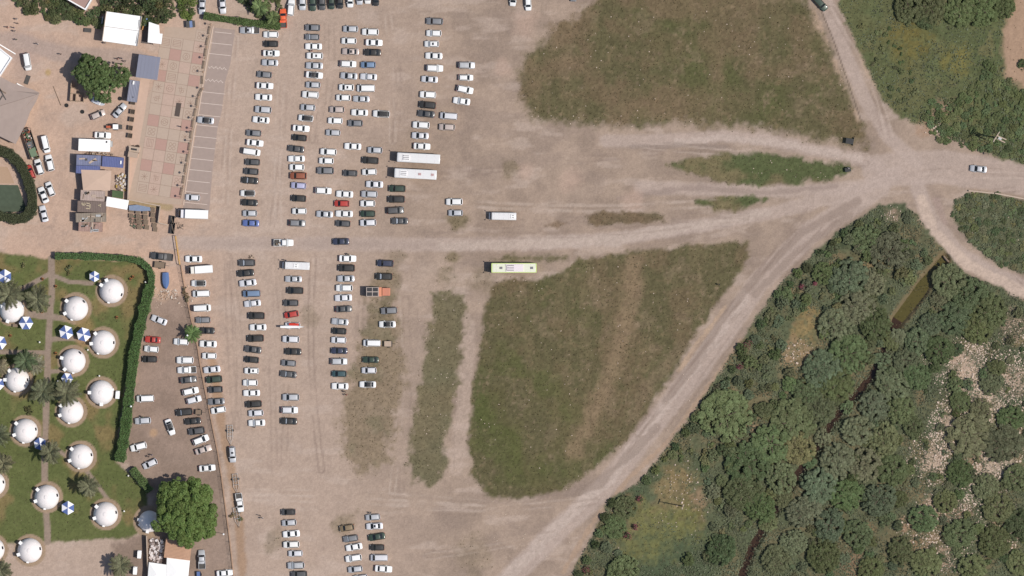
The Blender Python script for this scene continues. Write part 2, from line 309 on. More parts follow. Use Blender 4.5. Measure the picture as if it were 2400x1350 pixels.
    for cx, cy, rr, c in ((2270,870,70,(196,170,150)),(2230,1000,40,(186,162,142)),(2190,1075,46,(194,170,150)),(2290,1080,60,(168,142,118)),(2370,1030,50,(166,140,116)),(2350,1240,60,(160,132,108)),(2150,1270,50,(150,124,98)),(2310,930,60,(196,174,154)),(2330,1095,50,(196,176,158)),(2180,1190,40,(176,150,128)),(2120,1230,30,(160,132,108)),(2240,1200,48,(150,126,106)),(2370,900,45,(190,165,146)),(2375,760,40,(160,140,122)),(2215,1310,36,(165,140,120)),(2000,1330,45,(150,122,98)),
                          (1895,760,55,(150,128,88)),(1870,830,45,(160,134,104)),(1590,1130,55,(142,122,88)),(1610,1200,50,(112,108,64)),(1550,1240,90,(122,120,76)),(1500,1210,50,(120,118,76)),(1480,1290,50,(116,114,74)),(1570,1160,50,(136,120,88)),(1640,1170,30,(150,126,100)),(1760,1000,26,(158,132,108)),(2090,500,26,(156,134,116)),(2040,620,34,(138,118,88)),(2215,255,36,(158,132,112)),(2165,300,26,(170,142,120)),(2130,95,70,(116,106,62)),(2240,140,60,(126,118,70))):
        m = sstep(rr, rr*0.4, np.hypot(X-cx, Y-cy)+n_edge*rr*0.6+(n_fin-0.5)*14); put(C(*c), m*(0.85 if X[0,0] is None else 0.7)*(.45+.75*sstep(.35,.6,n_rag*.5+.5)))
    # garden lawn, dirt yard, brown verge
    area(LAWN, L(L(C(108,112,70), C(96,104,62), n_mid), C(140,120,84), sstep(0.55, 0.75, fbm(X, Y, 60, 111, 3))*0.75), 4, 4, 1, 4, 0.6)
    area(YARD, L(C(158,137,123), C(142,123,110), sstep(0.3, 0.7, n_mid)), 8, 8, 0.9, 0, 0.0); veg[inside(X, Y, YARD)] *= 0.2
    for pts, wd in PATHS:
        d = segdist(X, Y, pts, False)+n_edge*0.8; m = sstep(wd+1.2, wd-1.2, d); put(L(C(160,142,127), C(150,132,118), n_fin), m); veg[:] *= (1-m); cls[m > 0.5] = 5
    for cx, cy in DOMES:
        d = np.hypot(X-cx, Y-cy); m = sstep(39, 36.5, d); put(C(164,142,120), m); veg[:] *= (1-m)
    d = segdist(X, Y, [(496,830),(505,900),(522,1010),(548,1130),(562,1250),(572,1420)], False)+n_edge*4; put(L(C(176,142,112), C(158,128,102), n_mid), sstep(15, 5, d+n_rag*4)*0.7)
    for cx, cy, rr, c in ((120,720,0,0),(360,1015,14,(190,156,124)),(50,120,60,(176,154,144)),(30,180,50,(182,158,144)),(112,170,9,(186,158,110)),(200,760,30,(150,128,88)),(200,640,0,0),(195,795,22,(170,138,104)),(380,690,24,(196,166,142))):
        if rr: put(C(*c), sstep(rr, rr*0.4, np.hypot(X-cx, Y-cy)+n_edge*6)*0.8)
    for pts, wd, c in (([(300,470),(330,478),(400,485)],12,(166,146,110)),([(0,92),(60,100),(140,125),(330,140)],26,(178,158,147))):
        d = segdist(X, Y, pts, False)+n_edge*6; put(C(*c), sstep(wd, wd*0.5, d)*0.8)
    # pixel-scale speckle of pebbles, litter and tufts
    sp = (n_px-0.5); col *= (1+sp*(0.20+0.28*veg)+(n_fin-.5)*(0.10+0.12*veg))[..., None]
    # the stream channel is cut into the sheet
    ds = segdist(X, Y, STREAM, False)*S; inr = inside(X, Y, SCRUB_SE)
    wid = 0.65+0.55*sstep(790, 740, Y)*sstep(625,665,Y); z = -1.35*sstep(wid+1.3, wid-0.3, ds+n_edge*0.25)
    bank = sstep(wid+2.2, wid+0.6, ds)*inr*sstep(800,760,Y); put(C(128,110,84), bank*0.75)
    z = np.where(inr, z, 0.0)
    ny, nx = X.shape; co = np.stack([gx, gy, z], -1).reshape(-1, 3)
    i0 = (np.arange(ny-1)[:, None]*nx+np.arange(nx-1)[None, :]); quads = np.stack([i0, i0+1, i0+nx+1, i0+nx], -1).reshape(-1, 4)
    fc = cls[:-1, :-1].reshape(-1)
    # material: mapped earth colours broken up by fine procedural grain
    m = bpy.data.materials.new('earth'); m.use_nodes = True; n = m.node_tree; b = n.nodes['Principled BSDF']; b.inputs['Roughness'].default_value = 0.95; b.inputs['Specular IOR Level'].default_value = 0.12
    at = n.nodes.new('ShaderNodeAttribute'); at.attribute_name = 'earth'; tc = n.nodes.new('ShaderNodeTexCoord')
    n1 = n.nodes.new('ShaderNodeTexNoise'); n1.inputs['Scale'].default_value = 2.6; n1.inputs['Detail'].default_value = 6; n1.inputs['Roughness'].default_value = 0.7
    n.links.new(tc.outputs['Object'], n1.inputs['Vector'])
    mr = n.nodes.new('ShaderNodeMapRange'); mr.inputs[1].default_value = 0.3; mr.inputs[2].default_value = 0.7; mr.inputs[3].default_value = 0.86; mr.inputs[4].default_value = 1.14
    n.links.new(n1.outputs['Fac'], mr.inputs[0])
    hv = n.nodes.new('ShaderNodeHueSaturation'); n.links.new(at.outputs['Color'], hv.inputs['Color']); n.links.new(mr.outputs[0], hv.inputs['Value']); n.links.new(hv.outputs[0], b.inputs['Base Color'])
    bp = n.nodes.new('ShaderNodeBump'); bp.inputs['Distance'].default_value = 0.12; bp.inputs['Strength'].default_value = 0.35; n.links.new(n1.outputs['Fac'], bp.inputs['Height']); n.links.new(bp.outputs[0], b.inputs['Normal'])
    colf = np.concatenate([col.reshape(-1, 3), np.ones((ny*nx, 1))], 1).astype(np.float32)
    for k, nm in enumerate(('ground', 'dirt_road', 'grass_field', 'scrubland', 'lawn', 'garden_path')):
        q = quads[fc == k]; used, inv = np.unique(q, return_inverse=True)
        me = bpy.data.meshes.new(nm); me.vertices.add(len(used)); me.vertices.foreach_set('co', co[used].astype(np.float32).ravel())
        nq = len(q); me.loops.add(nq*4); me.loops.foreach_set('vertex_index', inv.reshape(-1).astype(np.int32)); me.polygons.add(nq)
        me.polygons.foreach_set('loop_start', np.arange(0, nq*4, 4, dtype=np.int32)); me.update(calc_edges=True)
        a = me.attributes.new('earth', 'FLOAT_COLOR', 'POINT'); a.data.foreach_set('color', colf[used].ravel()); me.materials.append(m)
        me.polygons.foreach_set('use_smooth', [True]*nq)
        tag(link(nm, me), kind='structure')
    return X, Y, veg, col, gx, gy
GX, GY, VEG, GCOL, WX, WY = build_ground()
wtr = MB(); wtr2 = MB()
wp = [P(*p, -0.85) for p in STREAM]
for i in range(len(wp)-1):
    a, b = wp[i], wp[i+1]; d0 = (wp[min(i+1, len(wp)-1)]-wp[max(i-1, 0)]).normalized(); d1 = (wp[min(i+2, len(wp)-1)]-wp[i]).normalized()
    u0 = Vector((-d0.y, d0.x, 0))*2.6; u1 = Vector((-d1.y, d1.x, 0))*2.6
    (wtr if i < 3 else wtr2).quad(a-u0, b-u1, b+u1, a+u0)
WATER = mat('stream_water', C(96,88,48,0.66), 0.12, 0, 0.3, 0.08, 0.5, 0.06)
tag(wtr.build('stream_water', WATER), kind='structure')
tag(wtr2.build('shaded_stream_water', mat('water_painted_shade', C(66,48,36,0.7), .2, 0, .3, .15, .7)), kind='structure')  # lower stream: shadow painted into the water as a darker brown
# ---------------------------------------------------------------- vehicles
PC = {'W':((0.755,0.755,0.745),0.0,'white'), 'I':((0.74,0.73,0.70),0.0,'off-white'), 'S':((0.50,0.51,0.53),0.25,'silver'), 'L':((0.64,0.64,0.66),0.15,'pale silver'),
      'G':((0.20,0.205,0.215),0.25,'grey'), 'D':((0.075,0.077,0.08),0.2,'dark grey'), 'K':((0.016,0.018,0.018),0.0,'black'), 'B':((0.10,0.15,0.36),0.15,'blue'),
      'N':((0.025,0.035,0.07),0.1,'navy'), 'R':((0.42,0.035,0.025),0.0,'red'), 'O':((0.26,0.075,0.035),0.15,'copper brown'), 'E':((0.22,0.16,0.09),0.25,'bronze'),
      'T':((0.03,0.075,0.085),0.15,'dark teal'), 'V':((0.42,0.42,0.58),0.2,'lilac'), 'P':((0.50,0.42,0.38),0.15,'dusty beige'), 'F':((0.02,0.045,0.03),0.1,'dark green'),
      'A':((0.16,0.24,0.36),0.2,'steel blue'), 'M':((0.72,0.11,0.03),0.0,'orange')}
# length, width, height, belt, wheelbase, and where the cabin stands (share of length from the tail)
CT = {'s':(4.5,1.78,1.44,0.93,.715,.555,.305,.135,'saloon'), 'h':(3.95,1.72,1.50,0.96,.76,.59,.135,.03,'hatchback'), 'u':(4.4,1.86,1.68,1.06,.745,.60,.115,.025,'estate'),
      'v':(4.75,1.92,1.98,1.18,.855,.73,.035,.012,'van'), 'p':(5.1,1.86,1.75,1.08,.735,.61,.435,.40,'pickup'), 'c':(4.3,1.75,1.34,0.90,.66,.53,.34,.17,'coupe')}
CARM = {}
def lerp(a, b, t): return a+(b-a)*t
def car_meshes(ty, va=0):
    if (ty, va) in CARM: return CARM[(ty, va)]
    Ln, Wd, H, zb, wb, wt, rt, rb, _ = CT[ty]; vj = random.Random(va*31+ord(ty)); jj = lambda a: vj.uniform(-a, a)*(1 if va else 0); wb += jj(.03); wt += jj(.025); H += jj(.05); Wd *= 1+jj(.025)
    if ty != 'p': rt += jj(.03); rb += abs(jj(.015))*.5
    hw = Wd/2; X = lambda f: (f-0.5)*Ln
    tail_z = {'s':0.99,'c':0.94,'p':0.72}.get(ty, zb+0.03); nose = {'v':0.86,'u':0.84}.get(ty, 0.72)
    out = []
    def ring(x, w, zt, crown=0.03, z0=0.22):
        zs = lerp(z0, zt, 0.62)
        return [(x,-w*.90,z0),(x,-w,z0+.10),(x,-w,zs),(x,-w*.93,zt-.03),(x,-w*.80,zt),(x,0,zt+crown),(x,w*.80,zt),(x,w*.93,zt-.03),(x,w,zs),(x,w,z0+.10),(x,w*.90,z0)]
    st = [(0.0,.74,tail_z-.22),(0.008,.82,tail_z-.10),(.03,.91,tail_z-.02),(.08,.965,tail_z),(.25,1.0,max(tail_z,zb) if ty!='p' else tail_z),(.45,1.0,zb),(wb-.01,.985,zb),(.86,.955,lerp(zb,nose,.55)),(.94,.90,nose+.03),(.98,.80,nose-.06),(1.0,.66,nose-.22)]
    b = MB(); b.loft([ring(X(f), hw*k, z) for f, k, z in st])
    # cabin block
    wB, wT = hw*.92, hw*.69; zt = H-.05
    cab = [[(X(rb),-wB,zb-.05),(X(rb),wB,zb-.05)],[(X(wb),-wB*.97,zb-.05),(X(wb),wB*.97,zb-.05)]]
    q = [(X(rb),-wB,zb-.04),(X(wb),-wB*.96,zb-.04),(X(wb),wB*.96,zb-.04),(X(rb),wB,zb-.04),(X(rt),-wT,zt),(X(wt),-wT*.98,zt),(X(wt),wT*.98,zt),(X(rt),wT,zt)]
    k = len(b.v); b.v += q
    for f in ((4,5,6,7),(0,1,5,4),(1,2,6,5),(2,3,7,6),(3,0,4,7)): b.f.append(tuple(k+i for i in f)); b.m.append(0)
    out.append(('body', b.mesh('car_body', PAINT, True), 'paint', (0,0,0)))
    V = [Vector(p) for p in q]
    def pane(a, b_, c, d, iu, iv, off):
        # a,b bottom edge; d,c top edge
        def pt(u, v): return a.lerp(b_, u).lerp(d.lerp(c, u), v)
        nrm = (b_-a).cross(d-a).normalized(); m = MB(); us = [iu, .5, 1-iu]
        for i in range(2):
            bul = lambda u: nrm*(off+.03*(1-abs(2*u-1)))
            m.quad(pt(us[i], iv)+bul(us[i]), pt(us[i+1], iv)+bul(us[i+1]), pt(us[i+1], 1-iv)+bul(us[i+1]), pt(us[i], 1-iv)+bul(us[i]))
        return m
    out.append(('windscreen', pane(V[1],V[2],V[6],V[5],.03,.02,.012).mesh('windscreen', GLASS, True), None, (0,0,0)))
    out.append(('rear_window', pane(V[3],V[0],V[4],V[7],.05,.10,.012).mesh('rear_window', GLASS, True), None, (0,0,0)))
    for a, bb, c, d in ((V[0],V[1],V[5],V[4]),(V[2],V[3],V[7],V[6])):
        iu = .05 if ty != 'v' else .04
        out.append(('side_window', pane(a,bb,c,d,iu,.14,.010).mesh('side_window', GLASS, True), None, (0,0,0)))
    # roof skin, crowned
    r = MB(); nx, ny = 6, 4; g = []
    for i in range(nx+1):
        u = i/nx; x = lerp(X(rt)-.03, X(wt)+.04, u); row = []
        for j in range(ny+1):
            v = j/ny*2-1; row.append((x, v*wT*1.0, zt+.012+.055*(1-v*v)*(1-.5*(2*u-1)**4)+.02*(1-(2*u-1)**2)))
        g.append(row)
    for i in range(nx):
        for j in range(ny): r.quad(g[i][j], g[i+1][j], g[i+1][j+1], g[i][j+1])
    rm = r.mesh('roof', PAINT, True); out.append(('roof', rm, 'roof', (0,0,0)))
    wr = .31 if ty not in 'uvp' else .36
    wm = MB(); n = 14
    for x0, x1, rr, mi in ((-.11,.11,wr,0),(.112,.118,wr*.62,1),(-.118,-.112,wr*.62,1)):
        wm.loft([[(rr*math.cos(2*math.pi*i/n), x, rr*math.sin(2*math.pi*i/n)) for i in range(n)] for x in (x1, x0)], mi)
    wme = wm.mesh('wheel', [TYRE, STEEL])
    for fx in (.19, .81):
        for s in (-1, 1): out.append(('wheel', wme, None, (X(fx), s*(hw-.10), wr)))
    hl = MB(); hl.box((0,0,0), (.16,.30,.10)); hme = hl.mesh('headlight', LAMPW); tme = hl.mesh('tail_light', LAMPR)
    for s in (-1, 1):
        out.append(('headlight', hme, None, (X(.963), s*hw*.66, nose-.10))); out.append(('tail_light', tme, None, (X(.018), s*hw*.68, tail_z-.13 if ty != 'p' else .62)))
    mm = MB(); mm.box((0,0,0), (.12,.22,.13)); mme = mm.mesh('wing_mirror', PAINT)
    for s in (-1, 1): out.append(('wing_mirror', mme, 'paint', (X(wb)-.28, s*(hw+.04), zb+.02)))
    if ty == 'p':
        m = MB(); l = Ln*.375; cx = X(.19)
        m.box((cx,0,.76),(l,Wd*.90,.04),0,1)
        for s in (-1,1): m.box((cx,s*(hw-.07),.92),(l,.09,.40),0,0)
        m.box((X(.012)-.02,0,.92),(.07,Wd*.88,.40)); m.box((X(.385),0,.92),(.06,Wd*.88,.38))
        out.append(('cargo_bed', m.mesh('cargo_bed',[PAINT, RUST]), 'paint', (0,0,0)))
    CARM[(ty, va)] = (out, (X(wt)+X(rt))/2, zt, wT, X(wt), X(rt), X(wb), zb); return CARM[(ty, va)]
def rcol(code):
    c, met, nm = PC[code]; k = random.uniform(.93, 1.05); return (*[min(.9, v*k) for v in c], 1.0-met)
SUNR = None
def make_car(x, y, ty, co, heading, feat, label, group, ln=None, cat=None):
    global SUNR
    parts, rx, rz_, rw, fx0, fx1, fxb, zbelt = car_meshes(ty, random.randrange(4)); loc = P(x, y)
    t = thing({'v':'parked_van','p':'parked_pickup'}.get(ty, 'parked_car'), label, cat or {'v':'van','p':'pickup'}.get(ty, 'car'), loc, R(heading), group)
    k = (ln/8.8/CT[ty][0]) if ln else random.uniform(.98, 1.03); t.scale = (k, min(1.06, max(.96, k)), 1.0)
    col = rcol(co)
    for nm, me, role, off in parts:
        o = bpy.data.objects.new(nm, me); COL.objects.link(o); o.parent = t; o.location = off
        if role == 'paint': o.color = col
        if role == 'roof': o.color = (0.014,0.015,0.016,1) if 'k' in feat else ((0.55,0.03,0.02,1) if 'q' in feat else col)
    if 'o' in feat:
        if SUNR is None: m = MB(); m.box((0,0,0),(.46,.66,.02)); SUNR = m.mesh('sunroof', GLASS)
        o = bpy.data.objects.new('sunroof', SUNR); COL.objects.link(o); o.parent = t; o.location = (rx+.22, 0, rz_+.09)
    if random.random() < .13:
        sh = MB(); a = Vector((fxb,0,zbelt-.04)); b = Vector((fx0,0,rz_)); nn = Vector((-(a.z-b.z),0,a.x-b.x)).normalized(); nn = nn if nn.z > 0 else -nn; w0, w1 = rw*1.15, rw*.9
        p0 = a.lerp(b,.22)+nn*.05; p1 = a.lerp(b,.74)+nn*.05; sh.quad(p0+Vector((0,-w0,0)), p0+Vector((0,w0,0)), p1+Vector((0,w1,0)), p1+Vector((0,-w1,0))); sh.build('sunshade', mat('foil_sunshade', (.62,.64,.66), .4, .2), t)
    if 'c' in feat:
        for s in (-1, 1):
            m = MB(); m.bar((fx1+.15,s*rw*.88,rz_+.11),(fx0-.1,s*rw*.88,rz_+.11),.03); m.build('roof_rail', BLACK, t)
    if 'g' in feat:
        for i in range(6):
            m = MB(); m.box((lerp(fx1,fx0,.08+.16*i),0,rz_+.09),(.10,rw*1.8,.03)); m.build('roof_slat', STEEL, t)
    if 'b' in feat and ty == 'p':
        for i in range(5):
            m = MB(); m.box((random.uniform(-2.2,-1.0), random.uniform(-.5,.5), .95+.05*i),(random.uniform(.3,.7),random.uniform(.3,.6),.3), random.random()); m.build('load_crate', [WOOD, RUST, STEEL][i%3], t)
    return t
ORD = 'first second third fourth fifth sixth seventh eighth ninth tenth eleventh twelfth thirteenth fourteenth fifteenth sixteenth seventeenth eighteenth nineteenth twentieth'.split()
# x,y,type+colour,tilt[,flags]; nose to the west unless flag r; k black roof, o sunroof, c roof rails
ROWS = [
 ('the trimmed hedge', 'row facing painted bays', 'cars in the row facing the painted bays', '''635,81,hW,1 635,103,hK,0 636,125,sW,1,ro 633,147,sS,2 620,175,hG,5 621,201,sW,3,r 618,228,sW,3 617,257,uS,4 612,281,sW,5,o 595,312,hG,4
  598,335,sW,6,r 590,356,vW,8,r 592,380,hD,2 589,402,hD,4 586,423,sK,5 581,453,hW,1,k 585,475,sK,3 586,500,hS,0 588,523,sB,2'''),
 ('the trimmed hedge', 'second row from bays', 'cars in the second row from the painted bays', '''733,65,hG,1 732,87,hG,1 735,109,sW,1 738,131,uW,1,o 737,154,sS,2 737,176,sW,5,rk 734,199,hS,2 728,222,uW,4,c 722,252,hS,3 717,277,hW,6,k 706,301,sW,4,r
  702,323,hK,5 694,349,sD,7 695,372,sW,0 696,392,hW,1 699,412,uO,1 700,435,hV,4 700,465,hK,3 702,495,hW,0 697,523,uG,2,r'''),
 ('the trimmed hedge', 'third row from bays', 'cars in the third row from the painted bays', '''822,68,hS,1 818,96,hW,1 822,121,sP,2,o 816,150,uW,2,r 818,178,sS,4 812,205,hW,1,o 805,229,hW,1 790,257,hP,1 786,283,hW,2 781,311,hS,2
  770,356,uW,3 765,377,hW,2 763,400,uG,1 758,447,uW,3,r 761,502,sS,3'''),
 ('the dirt road', 'block behind copper car', 'cars in the short block behind the copper car', '''804,524,hD,3 807,501,sW,2 801,477,hR,1 808,455,sW,3 821,406,hD,2 827,343,sW,3'''),
 ('the trimmed hedge', 'fourth row from bays', 'cars in the fourth row from the painted bays', '''868,75,uW,1 877,100,sW,2,r 873,123,sK,1 863,152,hA,0 864,180,sL,3 858,207,vW,0 847,232,sS,2 843,264,sW,2 894,267,uW,3,k 833,289,hG,1
  879,352,hS,2 868,376,uK,4 866,403,hW,-2 878,432,sL,2 866,455,uS,2 862,477,hW,0 862,501,hF,0 863,522,uL,-2'''),
 ('the white coaches', 'row behind coaches', 'four cars behind the coaches', '931,442,uF,1 929,467,uK,0 927,493,uD,-3,r 937,518,sD,0'),
 ('the coaches', 'long row beside them', 'cars in the long row ending at the coaches', '''989,343,sW,3,r 985,318,sL,3 987,293,uW,3 999,267,sD,6 1002,246,uK,5 1003,222,uW,3 1007,186,sL,4 1019,160,uW,2,r 1017,131,sW,2 1012,103,hW,0,o 1017,78,hW,1 1019,50,uG,2'''),
 ('the white coaches', 'outermost short row', 'cars in the outermost short row by the field', '1048,298,uP,2 1052,272,vL,4 1082,237,sW,8 1090,210,uW,12,r 1092,182,hW,1,rc 1094,153,uS,1,rg'),
 ('the yellow gate', 'row along the fence', 'cars parked along the fence', '''454,607,sW,1 466,664,hW,0,k 472,688,vW,-2 474,722,vW,-3,r 476,750,hG,-1 485,775,cK,1 488,806,sW,2 491,834,hW,1 497,866,sL,-6 502,889,uF,-5 505,913,hD,-3 507,941,sG,-3 512,961,hW,-10'''),
 ('the dirt road', 'second row from fence', 'cars in the second row from the fence', '''579,616,uD,-1 576,640,sK,-5 581,663,sL,-6 590,688,vA,-2 592,711,sL,-6 601,740,uK,0 605,767,sW,-1 599,793,uK,-2 593,819,sD,7 590,843,hK,5 590,869,hW,1,o 587,897,hW,0 590,921,sW,-1 595,947,uK,-4 600,968,hL,-3 602,991,sW,-2'''),
 ('the dirt road', 'third row from fence', 'cars in the third row from the fence', '''688,654,sS,1 692,681,uK,1 682,710,hD,0 683,737,hR,-10 686,763,hW,1,q 682,795,uL,2 687,824,sK,2 677,851,hG,4 676,877,sD,6 682,931,uS,0 679,961,uL,0,r 677,987,sK,2'''),
 ('the dirt road', 'fourth row from fence', 'cars in the fourth row from the fence', '''815,606,sW,1,r 812,628,uK,1 811,653,sS,0 807,675,uW,0 805,698,sL,-2 806,724,sD,-3,r 797,754,sS,5 795,776,hK,3 794,797,hL,2 795,822,sN,1 795,847,uS,0,r 795,876,hT,1 797,905,sW,1'''),
 ('the dirt road', 'fifth row from fence', 'cars in the fifth row from the fence', '903,617,uN,2 900,648,uK,1 912,728,uG,-3 908,760,sW,0,k 872,804,vW,1 869,843,sF,1 865,868,hL,0 862,901,sW,1,k'),
 ('the small palm', 'row inside the yard', 'cars inside the yard along the fence', '''425,801,hW,3 434,844,uW,0 438,867,pW,-2 442,890,sD,-6,r 447,917,uW,-12,r 455,937,hL,-15,r 432,966,uK,-6 452,987,sK,-5 461,1010,uD,-8 471,1031,uW,-22,r 477,1054,sP,-18,r 486,1097,sW,-5,r'''),
 ('the blue boat', 'row along garden hedge', 'cars along the garden hedge', '373,750,sL,22 358,796,cR,4 355,818,hW,5 351,842,hK,1 341,934,vW,-2 335,986,uS,-4 325,1047,uW,-15 352,1087,hL,-25'),
 ('the bare track', 'row nearest the tree', 'cars in the short row nearest the leafy tree', '676,1200,hD,-1,k 678,1225,hS,-4 683,1251,sW,-5 683,1276,uI,-2 693,1297,hL,-1 694,1325,uS,-2,g 701,1346,uD,-2'),
 ('the bare track', 'middle row near tree', 'cars in the middle short row past the leafy tree', '813,1237,hE,-8 822,1262,hG,-8 830,1282,sW,-10 829,1308,uW,-8 833,1334,hS,-6 845,1354,hL,-6'),
 ('the bare track', 'farthest row near tree', 'cars in the farthest short row past the leafy tree', '874,1212,hS,-4 878,1233,sL,-3,o 883,1258,sF,-9 884,1283,hK,0 889,1307,vL,0 899,1333,sW,4,r'),
]
for lm, row, grp, data in ROWS:
    for i, it in enumerate(data.split()):
        f = it.split(','); ft = f[4] if len(f) > 4 else ''; tilt = float(f[3]); ty, co = f[2]
        ex = {'k':' with black top','o':' with sunroof','c':' with roof rails','q':' with red roof'}
        lb = PC[co][2]+' '+CT[ty][8]+''.join(v for kx, v in ex.items() if kx in ft)
        if len((lb+' '+ORD[i]+' from '+lm+' in the '+row).split()) > 16: lm2 = lm.replace('the ','')
        else: lm2 = lm
        make_car(float(f[0]), float(f[1]), ty, co, (-tilt if 'r' in ft else 180-tilt), ft, ' '.join(f'{lb}, {ORD[i]} from {lm2} in the {row}'.split()[:99]).replace('dusty beige','beige').replace('copper brown','copper').replace('pale silver','silver-white'), grp)
# single vehicles: x, y, type+colour, heading, flags, label
SINGLE = [
 (585,71,'pS',179,'o','grey pickup parked against the trimmed hedge above the bays'), (474,14,'sS',-92,'','silver saloon in the hotel lot beside the white kerb stone'), (522,13,'sL',-86,'','pale saloon in the hotel lot, between two white bay lines'),
 (664,43,'pM',92,'','bright orange pickup squeezed against the end of the trimmed hedge'), (682,18,'uW',84,'','white tall estate car beside the orange pickup'),
 (709,5,'uS',-90,'','silver tall estate car, second from the orange pickup'), (733,6,'sF',-90,'','dark green saloon car next to the silver estate by the hedge'), (755,5,'uD',-90,'','dark grey tall car between two dark cars past the hedge'),
 (777,5,'hF',-90,'','dark green hatchback, fifth vehicle from the orange pickup'), (797,3,'hK',-90,'','black hatchback next to a white car, past the hedge'), (804+17,0,'hW',-90,'','white hatchback at the end of the line past the hedge'),
 (843,-6,'hS',-90,'','silver hatchback in the line past the hedge'), (862,-8,'hI',-90,'','off-white hatchback in the line past the hedge'), (881,-3,'hK',-90,'','black hatchback, last in the line past the hedge'),
 (1065,473,'uW',180,'','white tall estate car parked alone above a weedy patch'), (1068,499,'hS',180,'','silver hatchback touching the round weedy patch'),
 (1203,-3,'hW',-95,'','white hatchback parked by the edge of the dry field'), (1238,8,'hW',-88,'','white hatchback nearest the dry field, parked nose out'), (1344,-14,'hG',-90,'','grey hatchback parked on the dry field edge'),
 (482,282,'sS',174,'k','silver saloon with black roof alone in a painted bay'), (452,463,'hL',177,'','pale silver hatchback in the painted bay beside the box lorry'),
 (64,145,'vW',-80,'','white van beside the white-roofed building corner'), (107,338,'vW',-76,'','white van beside the green junk trailer'), (117,382,'uW',103,'','white tall estate car behind the junk trailer van'),
 (92,391,'uW',108,'','white tall estate car next to the red car'), (72,403,'hR',112,'','red hatchback tucked against the dark round hedge'), (118,443,'hW',112,'','white hatchback behind the red car, outer of two'), (102,457,'sW',112,'','white saloon behind the red car, inner of two'),
 (103,501,'sL',104,'','pale saloon car at the foot of the round hedge'), (241,317,'sW',-3,'r','white saloon alongside the white refrigerated container'), (281,259,'sS',48,'','silver saloon parked slantwise near the blue-grey container'),
 (230,269,'hP',23,'','dusty beige hatchback beside the small dinghy'), (473,1311,'pS',92,'','silver pickup beside the white tents'), (527,1343,'sW',5,'','white saloon at the lower end of the fence'),
 (545,1065,'uS',-86,'o','silver tall estate car towing an empty boat trailer'), (562,1178,'pW',-82,'','white pickup hitched to an empty boat trailer'), (399,1001,'sW',-70,'k','white saloon with black roof standing crosswise in the yard'),
 (379,601,'pD',174,'','dark grey long pickup at the corner of the garden hedge'), (665,569,'pW',0,'b','white pickup with a loaded bed driving on the dirt road'), (799,566,'sN',181,'','navy saloon driving on the dirt road'),
 (2293,396,'sS',174,'','silver saloon driving on the wide dirt junction'), (1923,9,'uF',-48,'','dark green tall car driving on the narrow lane'),
]
for x, y, tc, hd, ft, lb in SINGLE: make_car(x, y, tc[0], tc[1], hd, ft, lb, None, ln=(54 if x == 379 else None))

# ---- coaches, minibuses, lorries
def wheel_mesh(r, wdt):
    m = MB(); n = 16
    for x0, x1, rr, mi in ((-wdt/2,wdt/2,r,0),(wdt/2+.002,wdt/2+.01,r*.55,1),(-wdt/2-.01,-wdt/2-.002,r*.55,1)):
        m.loft([[(rr*math.cos(2*math.pi*i/n), x, rr*math.sin(2*math.pi*i/n)) for i in range(n)] for x in (x1, x0)], mi)
    return m.mesh('wheel', [TYRE, STEEL])
WH5 = wheel_mesh(.5,.3); WH3 = wheel_mesh(.36,.24); WH25 = wheel_mesh(.3,.2)
def rrect(w, z0, z1, x, rad=.18):
    p = [(x,-w,z0),(x,-w,z1-rad),(x,-w+rad*.3,z1-rad*.3),(x,-w+rad,z1),(x,0,z1+.05),(x,w-rad,z1),(x,w-rad*.3,z1-rad*.3),(x,w,z1-rad),(x,w,z0)]
    return p
